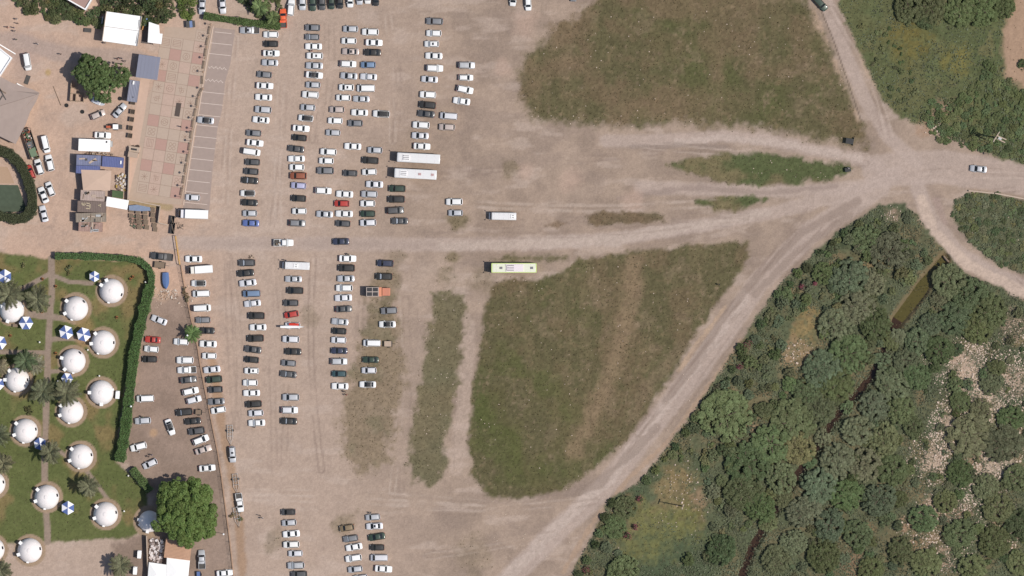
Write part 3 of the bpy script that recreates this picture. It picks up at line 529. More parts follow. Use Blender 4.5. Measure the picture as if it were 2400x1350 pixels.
def coach(name, x, y, Ln, Wd, H, heading, label, cat, body, trim=None, roofkit='coach', group=None):
    t = thing(name, label, cat, P(x, y), R(heading), group); hw = Wd/2; X = lambda f: (f-.5)*Ln
    b = MB(); b.loft([rrect(hw*k, .35, H*kz, X(f)) for f, k, kz in ((0,.93,.96),(.004,.97,.985),(.012,1,1),(.5,1,1),(.97,1,1),(.99,.96,.985),(.997,.88,.95),(1,.82,.88))])
    b.build('body', PAINT, t, True, color=body)
    r = MB(); r.loft([[(X(f),-hw+.2,H+.02),(X(f),0,H+.075),(X(f),hw-.2,H+.02),(X(f),0,H+.0)] for f in (.02,.5,.955)]); r.build('roof_panel', PAINT, t, color=body)
    m = MB(); m.box((X(1)-.02,0,H*.66),(.06,Wd*.82,H*.42)); m.build('windscreen', GLASS, t)
    m = MB(); m.box((X(0)+.0,0,H*.70),(.05,Wd*.78,H*.28)); m.build('rear_window', GLASS, t)
    nw = max(4, int(Ln/1.6))
    for s in (-1, 1):
        for i in range(nw):
            m = MB(); m.box((X(.04+.92*(i+.5)/nw), s*hw, H*.66),(Ln*.88/nw*.92,.03,H*.32)); m.build('side_window', GLASS, t)
        m = MB(); m.bar((X(1)-.1,s*hw*.92,H*.9),(X(1)+.55,s*(hw+.22),H*.86),.04); m.box((X(1)+.55,s*(hw+.22),H*.74),(.10,.22,.42)); m.build('wing_mirror', BLACK, t)
        m = MB(); m.box((X(1)-.03,s*hw*.62,.75),(.08,.35,.2)); m.build('headlight', LAMPW, t)
        m = MB(); m.box((X(0)+.02,s*hw*.8,.9),(.06,.2,.4)); m.build('tail_light', LAMPR, t)
        for f in ((.2,.78) if Ln < 9 else (.18,.28,.8)): link('wheel', WH3 if Ln < 9 else WH5, t, (X(f), s*(hw-.16), .36 if Ln < 9 else .5))
    GR = mat('roof_grille', (0.16,0.15,0.165), .7); PN = mat('roof_unit', C(222,212,214,.9), .6)
    if roofkit == 'coach':
        f0 = .80; m = MB(); m.box((X(f0)-.25,0,H+.12),(1.9,1.5,.14)); u = m.build('air_conditioner', WHITE, t)
        for j in (-.45,0,.45):
            for i in range(5):
                g = MB(); g.box((X(f0)-.85+.32*i, j, H+.20),(.28,.20,.03)); g.build('grille', GR, u)
        g = MB(); g.box((X(f0)+.62,0,H+.20),(.07,1.35,.03)); g.build('grille', GR, u)
    if roofkit in ('hatch', 'city') or label.find('two red') >= 0:
        for f in ((.10,.40) if roofkit != 'mini' else ()):
            m = MB(); m.box((X(f),0,H+.12),(.75,.62,.12)); h = m.build('roof_hatch', mat('hatch_tint', C(196,160,158), .5) if roofkit == 'hatch' else GR, t)
    if roofkit == 'hatch':
        m = MB(); m.box((X(.80)-.25,0,H+.12),(1.9,1.5,.14)); u = m.build('air_conditioner', WHITE, t)
        for j in (-.45,0,.45):
            for i in range(5):
                g = MB(); g.box((X(.80)-.85+.32*i, j, H+.20),(.28,.20,.03)); g.build('grille', GR, u)
    if roofkit == 'city':
        m = MB(); m.box((X(.48),0,H+.13),(4.6,1.9,.16)); u = m.build('roof_unit', PN, t)
        for j in (-.6,0,.6):
            g = MB(); g.box((X(.57),j,H+.22),(1.8,.2,.03)); g.build('grille', GR, u)
        g = MB(); g.box((X(.655),0,H+.22),(.12,1.4,.03)); g.build('grille', GR, u)
        m = MB(); m.box((X(.78),0,H+.12),(.75,.62,.12)); m.build('roof_hatch', GR, t)
    if roofkit == 'mini':
        m = MB(); m.box((X(.45),0,H+.14),(1.1,1.0,.14)); u = m.build('air_conditioner', WHITE, t)
        for j in (-.25,.25):
            g = MB(); g.box((X(.45),j,H+.22),(.5,.16,.03)); g.build('grille', BLACK, u)
    for i in range(5):
        m = MB(); m.box((X(.12+.19*i),0,H+.055),(.05,Wd*.80,.045)); m.build('roof_seam', PN, t)
    if trim:
        for f in (.006,.985):
            m = MB(); m.loft([rrect(hw*1.012, .4, H+.012, X(f)-.16), rrect(hw*1.012, .4, H+.012, X(f)+.10)]); m.build('trim_band', PAINT, t, color=trim)
        for s in (-1,1): m = MB(); m.box((0,s*(hw-.05),H-.0),(Ln*.96,.16,.09)); m.build('trim_band', PAINT, t, color=trim)
    return t
WHT = (0.66,0.655,0.65,1)
coach('coach', 981,371,11.5,2.5,3.25,177,'white coach with plain rear roof, next to the long car row','bus',WHT,None,'coach')
coach('coach', 974,408,11.3,2.5,3.25,177,'white coach with two reddish roof hatches','bus',WHT,None,'hatch')
coach('city_bus', 1204,628,12.0,2.5,3.1,180,'white bus with lime green trim beside the dry field','bus',(.66,.675,.54,1),(0.50,0.62,0.20,1),'city')
def minibus(x, y, heading, label, off):
    t = coach('minibus', x, y, 6.6, 1.98, 2.55, heading, label, 'minibus', WHT, None, 'none'); Ln = 6.6
    b = MB(); b.loft([[(3.2,-.95,.35),(3.2,-.95,1.5),(3.2,.95,1.5),(3.2,.95,.35)],[(3.75,-.93,.35),(3.75,-.9,1.15),(3.75,.9,1.15),(3.75,.93,.35)],[(4.0,-.78,.4),(4.0,-.75,.85),(4.0,.75,.85),(4.0,.78,.4)]])
    b.build('bonnet', PAINT, t, color=WHT)
    m = MB(); m.quad((3.62,-.88,1.32),(3.62,.88,1.32),(2.72,.80,2.60),(2.72,-.80,2.60)); m.quad((3.62,.88,1.32),(3.62,-.88,1.32),(2.9,-.80,2.2),(2.9,.80,2.2)); m.build('windscreen_panel', GLASS, t)
    m = MB(); m.box((off,0,2.68),(1.1,1.0,.14)); u = m.build('air_conditioner', WHITE, t)
    for j in (-.25,.25): g = MB(); g.box((off,j,2.76),(.55,.14,.03)); g.build('grille', BLACK, u)
minibus(697,623,178,'white minibus heading the third row from the fence',.3)
minibus(1181,507,179,'white minibus standing alone on the open dirt',-2.4)
def box_lorry(x, y, heading, label, bl, bw, bh, cabl, colr, name='box_lorry'):
    t = thing(name, label, 'lorry', P(x, y), R(heading)); tot = bl+cabl+.15; x0 = -tot/2
    m = MB(); m.box((x0+bl/2,0,.9+bh/2),(bl,bw,bh)); bx = m.build('cargo_box', WHITE, t)
    for s in (-1,1): m = MB(); m.box((x0+bl/2,s*(bw/2-.06),.9+bh+.03),(bl,.08,.06)); m.build('roof_edge', STEEL, bx)
    m = MB(); m.box((0,0,.72),(tot*.96,.9,.3)); m.build('chassis', BLACK, t)
    cx = x0+bl+.15; b = MB(); hw = bw*.46; ch = min(2.5, bh+.55)
    b.loft([[(cx,-hw,.5),(cx,-hw,ch),(cx,hw,ch),(cx,hw,.5)],[(cx+cabl*.55,-hw,.5),(cx+cabl*.55,-hw*.96,ch),(cx+cabl*.55,hw*.96,ch),(cx+cabl*.55,hw,.5)],[(cx+cabl*.95,-hw*.97,.5),(cx+cabl*.95,-hw*.95,1.4),(cx+cabl*.95,hw*.95,1.4),(cx+cabl*.95,hw*.97,.5)],[(cx+cabl,-hw*.9,.55),(cx+cabl,-hw*.88,1.2),(cx+cabl,hw*.88,1.2),(cx+cabl,hw*.9,.55)]])
    b.build('cab', PAINT, t, color=colr)
    m = MB(); m.quad((cx+cabl*.94+.02,-hw*.88,1.48),(cx+cabl*.94+.02,hw*.88,1.48),(cx+cabl*.58+.02,hw*.86,ch-.02),(cx+cabl*.58+.02,-hw*.86,ch-.02)); m.build('windscreen', GLASS, t)
    for s in (-1,1):
        for wx in (x0+bl*.22, cx+cabl*.45): link('wheel', WH5 if bl > 5 else WH3, t, (wx, s*(bw/2-.2), .5 if bl > 5 else .36))
        m = MB(); m.box((cx+cabl*.8,s*(hw+.14),1.7),(.1,.2,.35)); m.build('wing_mirror', BLACK, t)
    return t
box_lorry(453,502,178,'white box lorry parked across the last painted bay',6.1,2.4,2.3,1.75,(.72,.70,.72,1))
box_lorry(470,632,184,'small box lorry with pale grey box in the row along the fence',4.7,2.05,1.7,1.7,(.72,.69,.62,1))
t = thing('orange_lorry', 'orange lorry with four dark solar panels on its white box', 'lorry', P(887,684), 0.0)
m = MB(); m.box((-1.55,0,1.75),(3.3,2.45,1.9)); m.build('box_body', mat('dusty_white', C(198,184,174), .7), t)
SOL = mat('solar_glass', (0.06,0.056,0.056), .25, .2)
for i in (0,1):
    for j in (-1,1): m = MB(); m.box((-2.33+1.56*i,j*.60,2.74),(1.36,1.0,.05)); m.build('solar_panel', SOL, t)
ORA = (0.46,0.17,0.10,1)
m = MB(); m.box((.52,0,1.75),(.75,2.4,1.5)); m.build('sleeper_bay', PAINT, t, color=(0.62,0.24,0.13,1))
m = MB(); m.loft([[(1.05,-1.05,.5),(1.05,-1.05,1.55),(1.05,1.05,1.55),(1.05,1.05,.5)],[(2.9,-1.05,.5),(2.9,-1.03,1.5),(2.9,1.03,1.5),(2.9,1.05,.5)],[(3.15,-.95,.55),(3.15,-.92,1.3),(3.15,.92,1.3),(3.15,.95,.55)]]); m.build('cab', PAINT, t, color=ORA)
m = MB(); m.box((0,0,.7),(6.0,.9,.3)); m.build('chassis', BLACK, t); m = MB(); m.box((.98,-1.35,1.9),(.1,.3,.3)); m.build('wing_mirror', BLACK, t)
for s in (-1,1):
    for wx in (-2.2,-1.1,2.1): link('wheel', WH5, t, (wx, s*1.0, .5))
# ---- trailers, boats and loads
def boat_trailer(x, y, heading, label):
    t = thing('boat_trailer', label, 'trailer', P(x, y), R(heading))
    for s in (-.7,.7): m = MB(); m.box((-.6,s,.5),(3.6,.09,.1)); m.build('side_rail', STEEL, t); m = MB(); m.bar((1.2,s,.5),(2.7,0,.5),.05); m.build('drawbar', STEEL, t); link('wheel', WH25, t, (-.9, s*1.28, .3))
    for xx in (-2.3,-1.4,-.4,.6): m = MB(); m.box((xx,0,.5),(.09,1.4,.08)); m.build('cross_member', STEEL, t)
    m = MB(); m.box((-.9,0,.32),(.08,2.4,.08)); m.build('axle', RUST, t); m = MB(); m.box((.1,0,.6),(4.2,.07,.08)); m.build('keel_beam', STEEL, t); m = MB(); m.box((2.85,0,.5),(.5,.12,.12)); m.build('hitch', RUST, t)
    for s in (-.35,.35): m = MB(); m.box((-1.0,s,.66),(2.4,.1,.08)); m.build('bunk_board', WOOD, t)
boat_trailer(539.5,1017,-88,'empty galvanised boat trailer behind the silver estate car')
boat_trailer(553,1131,-84,'empty galvanised boat trailer behind the white pickup')
def hull(name, x, y, Ln, Wd, dep, heading, colr, label, cover=True, cat='boat', z=.0):
    t = thing(name, label, cat, P(x, y, z), R(heading)); m = MB(); secs = []
    for f, k in ((0,.86),(.15,.95),(.4,1),(.65,.92),(.82,.68),(.93,.36),(1,.04)):
        xx = (f-.5)*Ln; w_ = Wd/2*k; sh = dep*(1+.25*f*f); secs.append([(xx,-w_*.55,.12+.1*f),(xx,-w_,sh*.55),(xx,-w_*1.02,sh),(xx,w_*1.02,sh),(xx,w_,sh*.55),(xx,w_*.55,.12+.1*f)])
    m.loft(secs); m.build('hull', PAINT, t, color=colr)
    if cover:
        c = MB(); c.loft([[(s_[0][0],s_[2][1]*1.02,s_[2][2]+.02),(s_[0][0],s_[2][1]*.5,s_[2][2]+.16),(s_[0][0],0,s_[2][2]+.24),(s_[0][0],s_[3][1]*.5,s_[3][2]+.16),(s_[0][0],s_[3][1]*1.02,s_[3][2]+.02)] for s_ in secs]); c.build('tarpaulin_cover', CLOTH, t, color=(colr[0],colr[1],colr[2],1))
    else:
        c = MB(); c.loft([[(s_[0][0]*.9,s_[2][1]*.8,s_[2][2]+.012),(s_[0][0]*.9,0,s_[2][2]+.02),(s_[0][0]*.9,s_[3][1]*.8,s_[3][2]+.012),(s_[0][0]*.9,0,s_[2][2]+.0)] for s_ in secs]); c.build('deck', PAINT, t, color=(.45,.47,.52,1))
        for xx in (-.2,.15): c = MB(); c.box((xx*Ln,0,dep*1.1+.06),(.25,Wd*.85,.06)); c.build('thwart', WHITE, t)
    return t
hull('covered_boat',389,658,4.4,1.75,.9,-88,(.09,.15,.30,1),'blue covered boat beside the garden hedge')
hull('dinghy',231,239,3.7,1.5,.7,-25,(.60,.61,.66,1),'pale grey dinghy beside the shade tree',False)
hull('kayak',685.5,766,6.4,.62,.30,0,(.86,.85,.83,1),'long white kayak strapped on the red-roofed car',True,'kayak',1.45)
hull('surf_board',688,760,2.4,.66,.12,0,(.55,.045,.03,1),'short red board strapped beside the white kayak',True,'surfboard',1.44)
def flat_trailer(x, y, heading, l, w_, label, col=None):
    t = thing('utility_trailer', label, 'trailer', P(x, y), R(heading)); m = MB(); m.box((0,0,.62),(l,w_,.06)); m.build('deck', col or WOOD, t)
    for s in (-1,1): m = MB(); m.box((0,s*w_/2,.78),(l,.05,.34)); m.build('side_board', RUST, t); link('wheel', WH25, t, (-.1, s*(w_/2+.14), .3))
    for s in (-1,1): m = MB(); m.box((s*l/2,0,.78),(.05,w_,.34)); m.build('end_board', RUST, t)
    m = MB(); m.bar((-l/2,0,.5),(-l/2-1.0,0,.45),.05); m.build('drawbar', RUST, t); return t
flat_trailer(375,621,174,2.9,1.6,'timber-decked trailer beside the dark pickup')
flat_trailer(466,966,176,1.7,1.3,'small dark trailer hitched to the black tall car')
flat_trailer(910,806,180,2.1,1.5,'pale boarded trailer behind the white van', CONC)
flat_trailer(466,1346,92,1.5,1.1,'small trailer behind the silver pickup', mat('blue_crate',(.08,.13,.3)))
t = thing('tractor', 'small orange tractor with white roof near the plaza wall', 'tractor', P(265,297.5), R(180))
m = MB(); m.box((1.0,0,.95),(1.7,.62,.6),0,0,.9); m.build('bonnet', PAINT, t, color=(.45,.09,.03,1)); m = MB(); m.box((-.75,0,2.25),(1.45,1.3,.08)); m.build('roof', WHITE, t)
m = MB(); [m.bar((xx-.75,yy,.8),(xx-.75,yy,2.22),.04) for xx in (-.62,.62) for yy in (-.55,.55)]; m.build('roof_posts', BLACK, t); m = MB(); m.box((-.7,0,.85),(1.3,.8,.5)); m.build('seat_platform', RUST, t)
for s in (-1,1): link('wheel', WH5, t, (-.8, s*.75, .5)); link('wheel', WH25, t, (1.4, s*.6, .3)); m = MB(); m.box((1.85,s*.35,.55),(.7,.08,.1)); m.build('loader_arm', RUST, t)
m = MB(); m.box((-2.0,0,.5),(.9,1.2,.08)); m.build('rear_implement', RUST, t); m = MB(); m.box((-1.5,0,.5),(.6,.1,.08)); m.build('linkage', RUST, t)
# ---------------------------------------------------------------- plants
def leaf_mesh(name, cent, nrm, size, rnd, rs, aspect=1.6):
    n = len(cent); a = rs.normal(size=(n, 3)); u = np.cross(nrm, a); u /= np.linalg.norm(u, axis=1, keepdims=True)+1e-9; v = np.cross(nrm, u)
    s = size[:, None]; co = np.stack([cent-u*s*aspect*.5, cent+v*s*.42-nrm*s*.12, cent+u*s*aspect*.5, cent-v*s*.42-nrm*s*.12], 1).reshape(-1, 3)
    me = bpy.data.meshes.new(name); me.vertices.add(n*4); me.vertices.foreach_set('co', co.astype(np.float32).ravel())
    me.loops.add(n*4); me.loops.foreach_set('vertex_index', np.arange(n*4, dtype=np.int32)); me.polygons.add(n); me.polygons.foreach_set('loop_start', np.arange(0, n*4, 4, dtype=np.int32))
    me.update(calc_edges=True); at = me.attributes.new('leaf', 'FLOAT', 'FACE'); at.data.foreach_set('value', rnd.astype(np.float32)); me.materials.append(LEAF); return me
def crown_mesh(name, rad, hgt, nleaf, lsize, nclump, seed, base=.15, squash=1.0, rough=.35):
    rs = np.random.RandomState(seed); cents = []; nr = []; cl = []
    for k in range(nclump):
        th = rs.rand()*2*math.pi; rr = math.sqrt(rs.rand())*.86; x = rr*math.cos(th); y = rr*math.sin(th)*squash; top = math.sqrt(max(0, 1-rr*rr))
        z = base+(1-base)*top*rs.uniform(.55, 1.0); cr = rs.uniform(.12, .34)*(1-.35*rr)*(6/nclump)**.30*1.4
        cl.append((x, y, z, cr, rs.rand()))
    per = nleaf//nclump
    for x, y, z, cr, sh in cl:
        d = rs.normal(size=(per, 3)); d[:, 2] = np.abs(d[:, 2])*.9-.25; d /= np.linalg.norm(d, axis=1, keepdims=True)
        q = cr*(1-rough*rs.rand(per)**2)[:, None]; p = np.array([x, y, z])+d*q*np.array([1, 1, .75]); cents.append(p)
        nn = d+rs.normal(size=(per, 3))*.45; nn[:, 2] += .35; nr.append(nn/np.linalg.norm(nn, axis=1, keepdims=True))
    c = np.concatenate(cents)*np.array([rad, rad, hgt]); c[:, 2] = np.maximum(c[:, 2], .05); nrm = np.concatenate(nr)
    rnd = np.clip(np.repeat([s_[4] for s_ in cl], per)*.45+rs.rand(len(c))*.55, 0, 1)
    return leaf_mesh(name, c, nrm, lsize*(.7+.6*rs.rand(len(c))), rnd, rs)
def trunk_mesh(name, h, r, nb, spread, seed):
    rs = random.Random(seed); m = MB(); p = Vector((0,0,-.15)); top = Vector((rs.uniform(-.1,.1)*h, rs.uniform(-.1,.1)*h, h*.55)); m.bar(p, top, r, 7, 0, r*.7)
    for i in range(nb):
        a = 2*math.pi*i/nb+rs.uniform(-.4,.4); e = top+Vector((math.cos(a)*spread, math.sin(a)*spread, h*rs.uniform(.2,.42))); m.bar(top-Vector((0,0,h*.08)), e, r*.55, 5, 0, r*.2)
    return m.mesh(name, BARK)
SM = [crown_mesh('crown', 1.0, .95, 700, .20, 12, 100+i) for i in range(4)]
MD = [crown_mesh('crown', 1.0, .92, 3000, .10, 60, 200+i) for i in range(6)]
LG = [crown_mesh('crown', 1.0, .80, 9000, .060, 170, 300+i) for i in range(6)]
TRK = [trunk_mesh('trunk', 1.0, .06, 5, .45, 400+i) for i in range(4)]
GREENS = {'grey':(.140,.158,.086), 'mid':(.122,.150,.066), 'bright':(.132,.192,.056), 'dark':(.085,.108,.050), 'olive':(.165,.170,.078), 'dry':(.24,.19,.11), 'cane':(.135,.168,.074), 'darkhedge':(.085,.088,.046), 'hedge':(.115,.170,.060), 'tree':(.115,.165,.062)}
def gcol(k, j=.24):
    c = GREENS[k]; f = random.uniform(1-j, 1+j); return (c[0]*f*random.uniform(.86,1.14), c[1]*f, c[2]*f*random.uniform(.9,1.1), 1)
def plant(x, y, rpx, colk, label, group=None, name='scrub_bush', cat='bush', h=None, z=0.0):
    r = rpx*S; t = thing(name, label, cat, P(x, y, z), random.random()*6.28, group); hh = h if h else r*random.uniform(.75, 1.05)
    me = random.choice(SM if r < 1.15 else (MD if r < 2.8 else LG)); o = link('crown', me, t, color=gcol(colk)); o.scale = (r*random.uniform(.92,1.15), r*random.uniform(.85, 1.1), hh)
    tr = link('trunk', random.choice(TRK), t); tr.scale = (r*.9, r*.9, hh*.9)
    return t
# hand-placed crowns east of the diagonal track
BIG = [(1700,975,66,'mid','round grey-green shrub standing clear of the thicket edge'), (1752,1085,62,'mid',''), (1745,1150,54,'mid',''), (1690,1290,42,'mid','round dark shrub beside the grassy clearing'), (1465,1190,30,'mid','round green shrub at the bend of the diagonal track'),
 (1440,1235,30,'mid',''), (1460,1340,44,'mid',''), (1820,1310,40,'grey',''), (2085,590,52,'grey','pale grey-green shrub near the road fork'), (2030,560,38,'mid',''), (1990,650,50,'grey',''), (2050,660,34,'grey',''), (1930,640,30,'mid',''),
 (1840,690,22,'mid',''), (1810,745,22,'grey',''), (2010,720,50,'grey',''), (1960,760,46,'grey',''), (2050,760,46,'mid',''), (1990,830,52,'mid',''), (1930,870,50,'grey',''), (1890,920,40,'mid',''), (1960,900,44,'mid',''), (1860,985,56,'mid',''), (1920,960,40,'grey',''),
 (1810,1040,54,'mid',''), (1870,1050,44,'olive',''), (1830,1120,46,'olive',''), (1780,1190,44,'mid',''), (1790,960,24,'mid',''), (1850,900,24,'mid',''),
 (2225,660,44,'grey',''), (2275,690,46,'mid',''), (2200,700,26,'grey',''), (2320,730,46,'mid',''), (2240,745,42,'grey',''), (2290,770,42,'mid',''), (2180,760,34,'grey','grey-green shrub overhanging the stream water'), (2150,800,36,'grey',''), (2200,820,38,'mid',''), (2125,845,32,'grey',''), (2088,800,26,'mid',''), (2068,845,24,'grey',''), (2105,790,22,'grey',''), (1985,955,18,'mid',''), (1930,1025,24,'grey',''), (1895,1075,24,'mid',''), (1835,1165,26,'grey',''), (1800,1225,24,'mid',''),
 (2245,820,16,'dark','small round shrub among pale rocks'), (2335,860,24,'mid',''), (2090,900,44,'grey',''), (2150,880,36,'mid',''), (2050,950,42,'grey',''), (2110,960,40,'mid',''), (2010,1010,44,'grey',''), (2070,1030,46,'mid',''), (2140,1000,30,'mid',''), (1965,1080,46,'grey',''), (2030,1090,44,'grey',''), (2090,1100,42,'mid',''),
 (1920,1140,44,'grey',''), (1985,1160,40,'mid',''), (2060,1170,48,'grey',''), (1885,1200,44,'grey',''), (1945,1230,44,'grey',''), (1860,1270,34,'grey',''), (1930,1300,44,'dark',''), (2010,1250,40,'mid',''), (2275,1020,58,'grey',''), (2350,1040,52,'grey',''), (2300,960,32,'grey',''), (2250,940,26,'mid',''), (2370,980,36,'mid',''), (2320,900,30,'grey',''), (2240,905,24,'mid',''),
 (2380,1120,40,'mid',''), (2250,1110,34,'mid',''), (2310,1140,36,'grey',''), (2105,1170,26,'dark',''), (2215,1175,34,'mid',''), (2165,1215,36,'mid',''), (2340,1190,44,'mid',''), (2250,1250,40,'mid',''), (2390,1230,40,'dark',''), (2110,1290,36,'mid',''), (2170,1320,38,'mid',''), (2330,1270,42,'mid',''), (2280,1330,40,'mid',''), (2390,1320,36,'mid',''), (2040,1335,34,'mid',''),
 (2130,20,40,'mid',''), (2180,20,40,'mid',''), (2170,45,26,'dark','dark shrub at the tip of the bushes above the lane'), (2250,25,44,'mid',''), (2300,20,50,'mid',''), (2350,15,36,'mid',''), (2230,15,24,'olive',''), (2397,152,16,'dark','single dark shrub on the bare ploughed patch')]
for x, y, r, ck, lb in BIG:
    if y < 200: lb, g = (lb or 'broad green shrub in the clump above the lane'), ('' if lb else 'shrubs in the clump above the lane')
    elif x > 2160 and y > 800: lb, g = (lb or 'rounded grey-green shrub among pale stony openings'), ('' if lb else 'shrubs among the stony openings')
    elif x > 2300-(y-600)*.9: lb, g = (lb or 'large grey-green shrub on the far bank of the stream'), ('' if lb else 'large shrubs on the far bank')
    else: lb, g = (lb or 'large green shrub in the thicket between track and stream'), ('' if lb else 'large shrubs between track and stream')
    plant(x, y, r, ck, lb, g or None, 'thicket_shrub', 'shrub', h=min(r*S*.5, 2.6))
rso = random.Random(77)
GAPS = [(rso.uniform(2170,2390), rso.uniform(790,1290), rso.uniform(10,19)) for _ in range(30)]
def scatter(poly, n, rmin, rmax, cols, label, group, name='scrub_bush', cat='bush', avoid=(), sep=.8, hk=1.0, seed=1):
    rs = random.Random(seed); xs = [p[0] for p in poly]; ys = [p[1] for p in poly]; done = []; tries = 0
    while len(done) < n and tries < n*60:
        tries += 1; x = rs.uniform(min(xs), max(xs)); y = rs.uniform(min(ys), max(ys)); r = rs.uniform(rmin, rmax)
        if not in_poly(x, y, poly): continue
        if any(math.hypot(x-a, y-b) < (r+c)*sep for a, b, c in done): continue
        if any(math.hypot(x-a, y-b) < c for a, b, c in avoid): continue
        done.append((x, y, r)); plant(x, y, r, rs.choice(cols), label, group, name, cat, h=r*S*hk*rs.uniform(.7, 1.1))
STR_AV = []
for i in range(len(STREAM)-1):
    for k in range(6): STR_AV.append((lerp(STREAM[i][0],STREAM[i+1][0],k/6), lerp(STREAM[i][1],STREAM[i+1][1],k/6), 26 if i < 3 else 0))
STR_AV += [(2030,897,13),(2012,920,13),(1995,938,11),(1955,985,9),(1862,1118,13),(1868,1108,10),(1765,1280,14),(1755,1300,14),(1745,1330,12)]
OPEN = [(2270,870,24),(2230,1000,16),(2190,1075,22),(2310,930,18),(2330,1095,16),(1530,1290,46)]+GAPS+[(1470,1270,10),(1895,760,42),(1870,830,34),(1590,1140,66),(1620,1200,62),(1550,1240,92),(1510,1180,52),(1490,1270,48),(1570,1100,34),(1640,1040,22),(1880,790,48),(2090,500,20),(2180,1190,26)]
scatter([(1960,560),(2060,490),(2120,500),(2190,610),(2140,690),(2080,780),(2010,900),(1900,1040),(1800,1180),(1700,1300),(1560,1340),(1360,1345),(1430,1190),(1520,1130),(1640,960),(1750,800),(1850,680)], 165, 8, 19, ['grey','mid','mid','olive','grey'],
        'smaller scrub bush in the thicket between track and stream', 'smaller bushes between track and stream', 'thicket_bush', 'bush', avoid=STR_AV+OPEN+[(b[0],b[1],b[2]*.6) for b in BIG], sep=.6, hk=.8, seed=3)
scatter([(2210,640),(2400,720),(2440,1350),(1800,1350),(1850,1200),(1960,1040),(2080,880)], 125, 7, 17, ['grey','mid','grey','mid'],
        'smaller scrub bush on the stony far bank', 'smaller bushes on the stony far bank', 'bank_bush', 'bush', avoid=STR_AV+OPEN+[(b[0],b[1],b[2]*.6) for b in BIG], sep=.65, hk=.8, seed=4)
edge = [(2010,525),(1975,545),(1945,570),(1915,590),(1885,625),(1862,640),(1845,662),(1822,690),(1800,725),(1775,760),(1752,800),(1735,835),(1712,860),(1700,890),(1660,930),(1625,975),(1605,1010),(1580,1045),(1555,1075),(1530,1100),(1508,1125),(1430,1175),(1412,1210),(1400,1245),(1388,1275),(1368,1310),(1350,1340)]
for i, (x, y) in enumerate(edge): plant(x+random.uniform(2,8), y+random.uniform(0,6), random.uniform(9,14), random.choice(['dark','mid','dark','mid']), 'low dark bush lining the edge of the diagonal track', 'bushes lining the diagonal track')
for x, y, r in ((1752,808,10),(1880,672,6),(1500,1170,9),(1470,1255,10),(1490,1235,8),(1375,1335,10),(1910,665,5),(1735,860,7)):
    t = plant(x, y, r, 'mid', 'oleander bush in pink flower at the track edge', 'flowering oleanders at the track edge', 'flowering_bush', 'bush', h=1.3)
    rs = np.random.RandomState(int(x)); n = 120; p = rs.normal(size=(n,3))*np.array([r*S*.5,r*S*.5,.18]); p[:,2] += 1.2; nn = rs.normal(size=(n,3)); nn[:,2] = abs(nn[:,2])+.8; nn /= np.linalg.norm(nn,axis=1,keepdims=True)
    link('flowers', leaf_mesh('flowers', p, nn, np.full(n,.17), rs.rand(n), rs, 1.1), t, color=(.30,.085,.115,1))
CANE = [(2165,275),(2195,325),(2260,340),(2330,362),(2440,395),(2440,230),(2380,205),(2345,170),(2315,150),(2285,200),(2240,230),(2180,240)]
scatter(CANE, 150, 7, 13, ['cane','cane','cane','mid'], 'leafy cane clump in the reed bed beside the junction', 'cane clumps beside the junction', 'cane_clump', 'cane', sep=.6, hk=.6, seed=5)
scatter([(2100,60),(2140,180),(2150,270),(2110,262),(2060,200),(2010,60)], 26, 5, 10, ['olive','mid','mid'], 'low tussock on the grassy verge beside the lane', 'tussocks on the verge beside the lane', 'tussock', 'grass clump', sep=1.0, hk=.7, seed=6)
scatter(OVAL[:4]+[(2430,480),(2430,640)]+OVAL[7:], 95, 6, 12, ['grey','mid','olive','dark'], 'low grey-green bush covering the rounded roadside plot', 'bushes on the rounded roadside plot', 'low_bush', 'bush', sep=.75, hk=.42, seed=8)
# gardens on the west
scatter([(15,-10),(60,25),(120,45),(200,52),(240,55),(245,20),(205,35),(160,5),(150,-10)], 34, 10, 17, ['mid','olive','dark','mid'], 'dense shrub in the planted bank below the flat-roofed house', 'shrubs in the bank below the house', 'garden_shrub', 'shrub', sep=.55, seed=9)
scatter([(240,-5),(390,-5),(392,50),(345,62),(300,30),(250,28)], 30, 10, 17, ['mid','dark','olive'], 'dense shrub overhanging the white pavilion roof', 'shrubs overhanging the pavilion', 'garden_shrub', 'shrub', sep=.55, hk=1.6, seed=10)
scatter([(395,-5),(462,-5),(462,42),(400,40)], 12, 9, 14, ['mid','bright','mid'], 'bright green shrub beside the hotel lot', 'shrubs beside the hotel lot', 'garden_shrub', 'shrub', sep=.55, seed=11)
scatter([(560,-5),(662,-5),(660,55),(620,50),(585,22)], 16, 9, 14, ['mid','dark','mid'], 'dense shrub behind the trimmed hedge', 'shrubs behind the trimmed hedge', 'garden_shrub', 'shrub', sep=.6, seed=12)
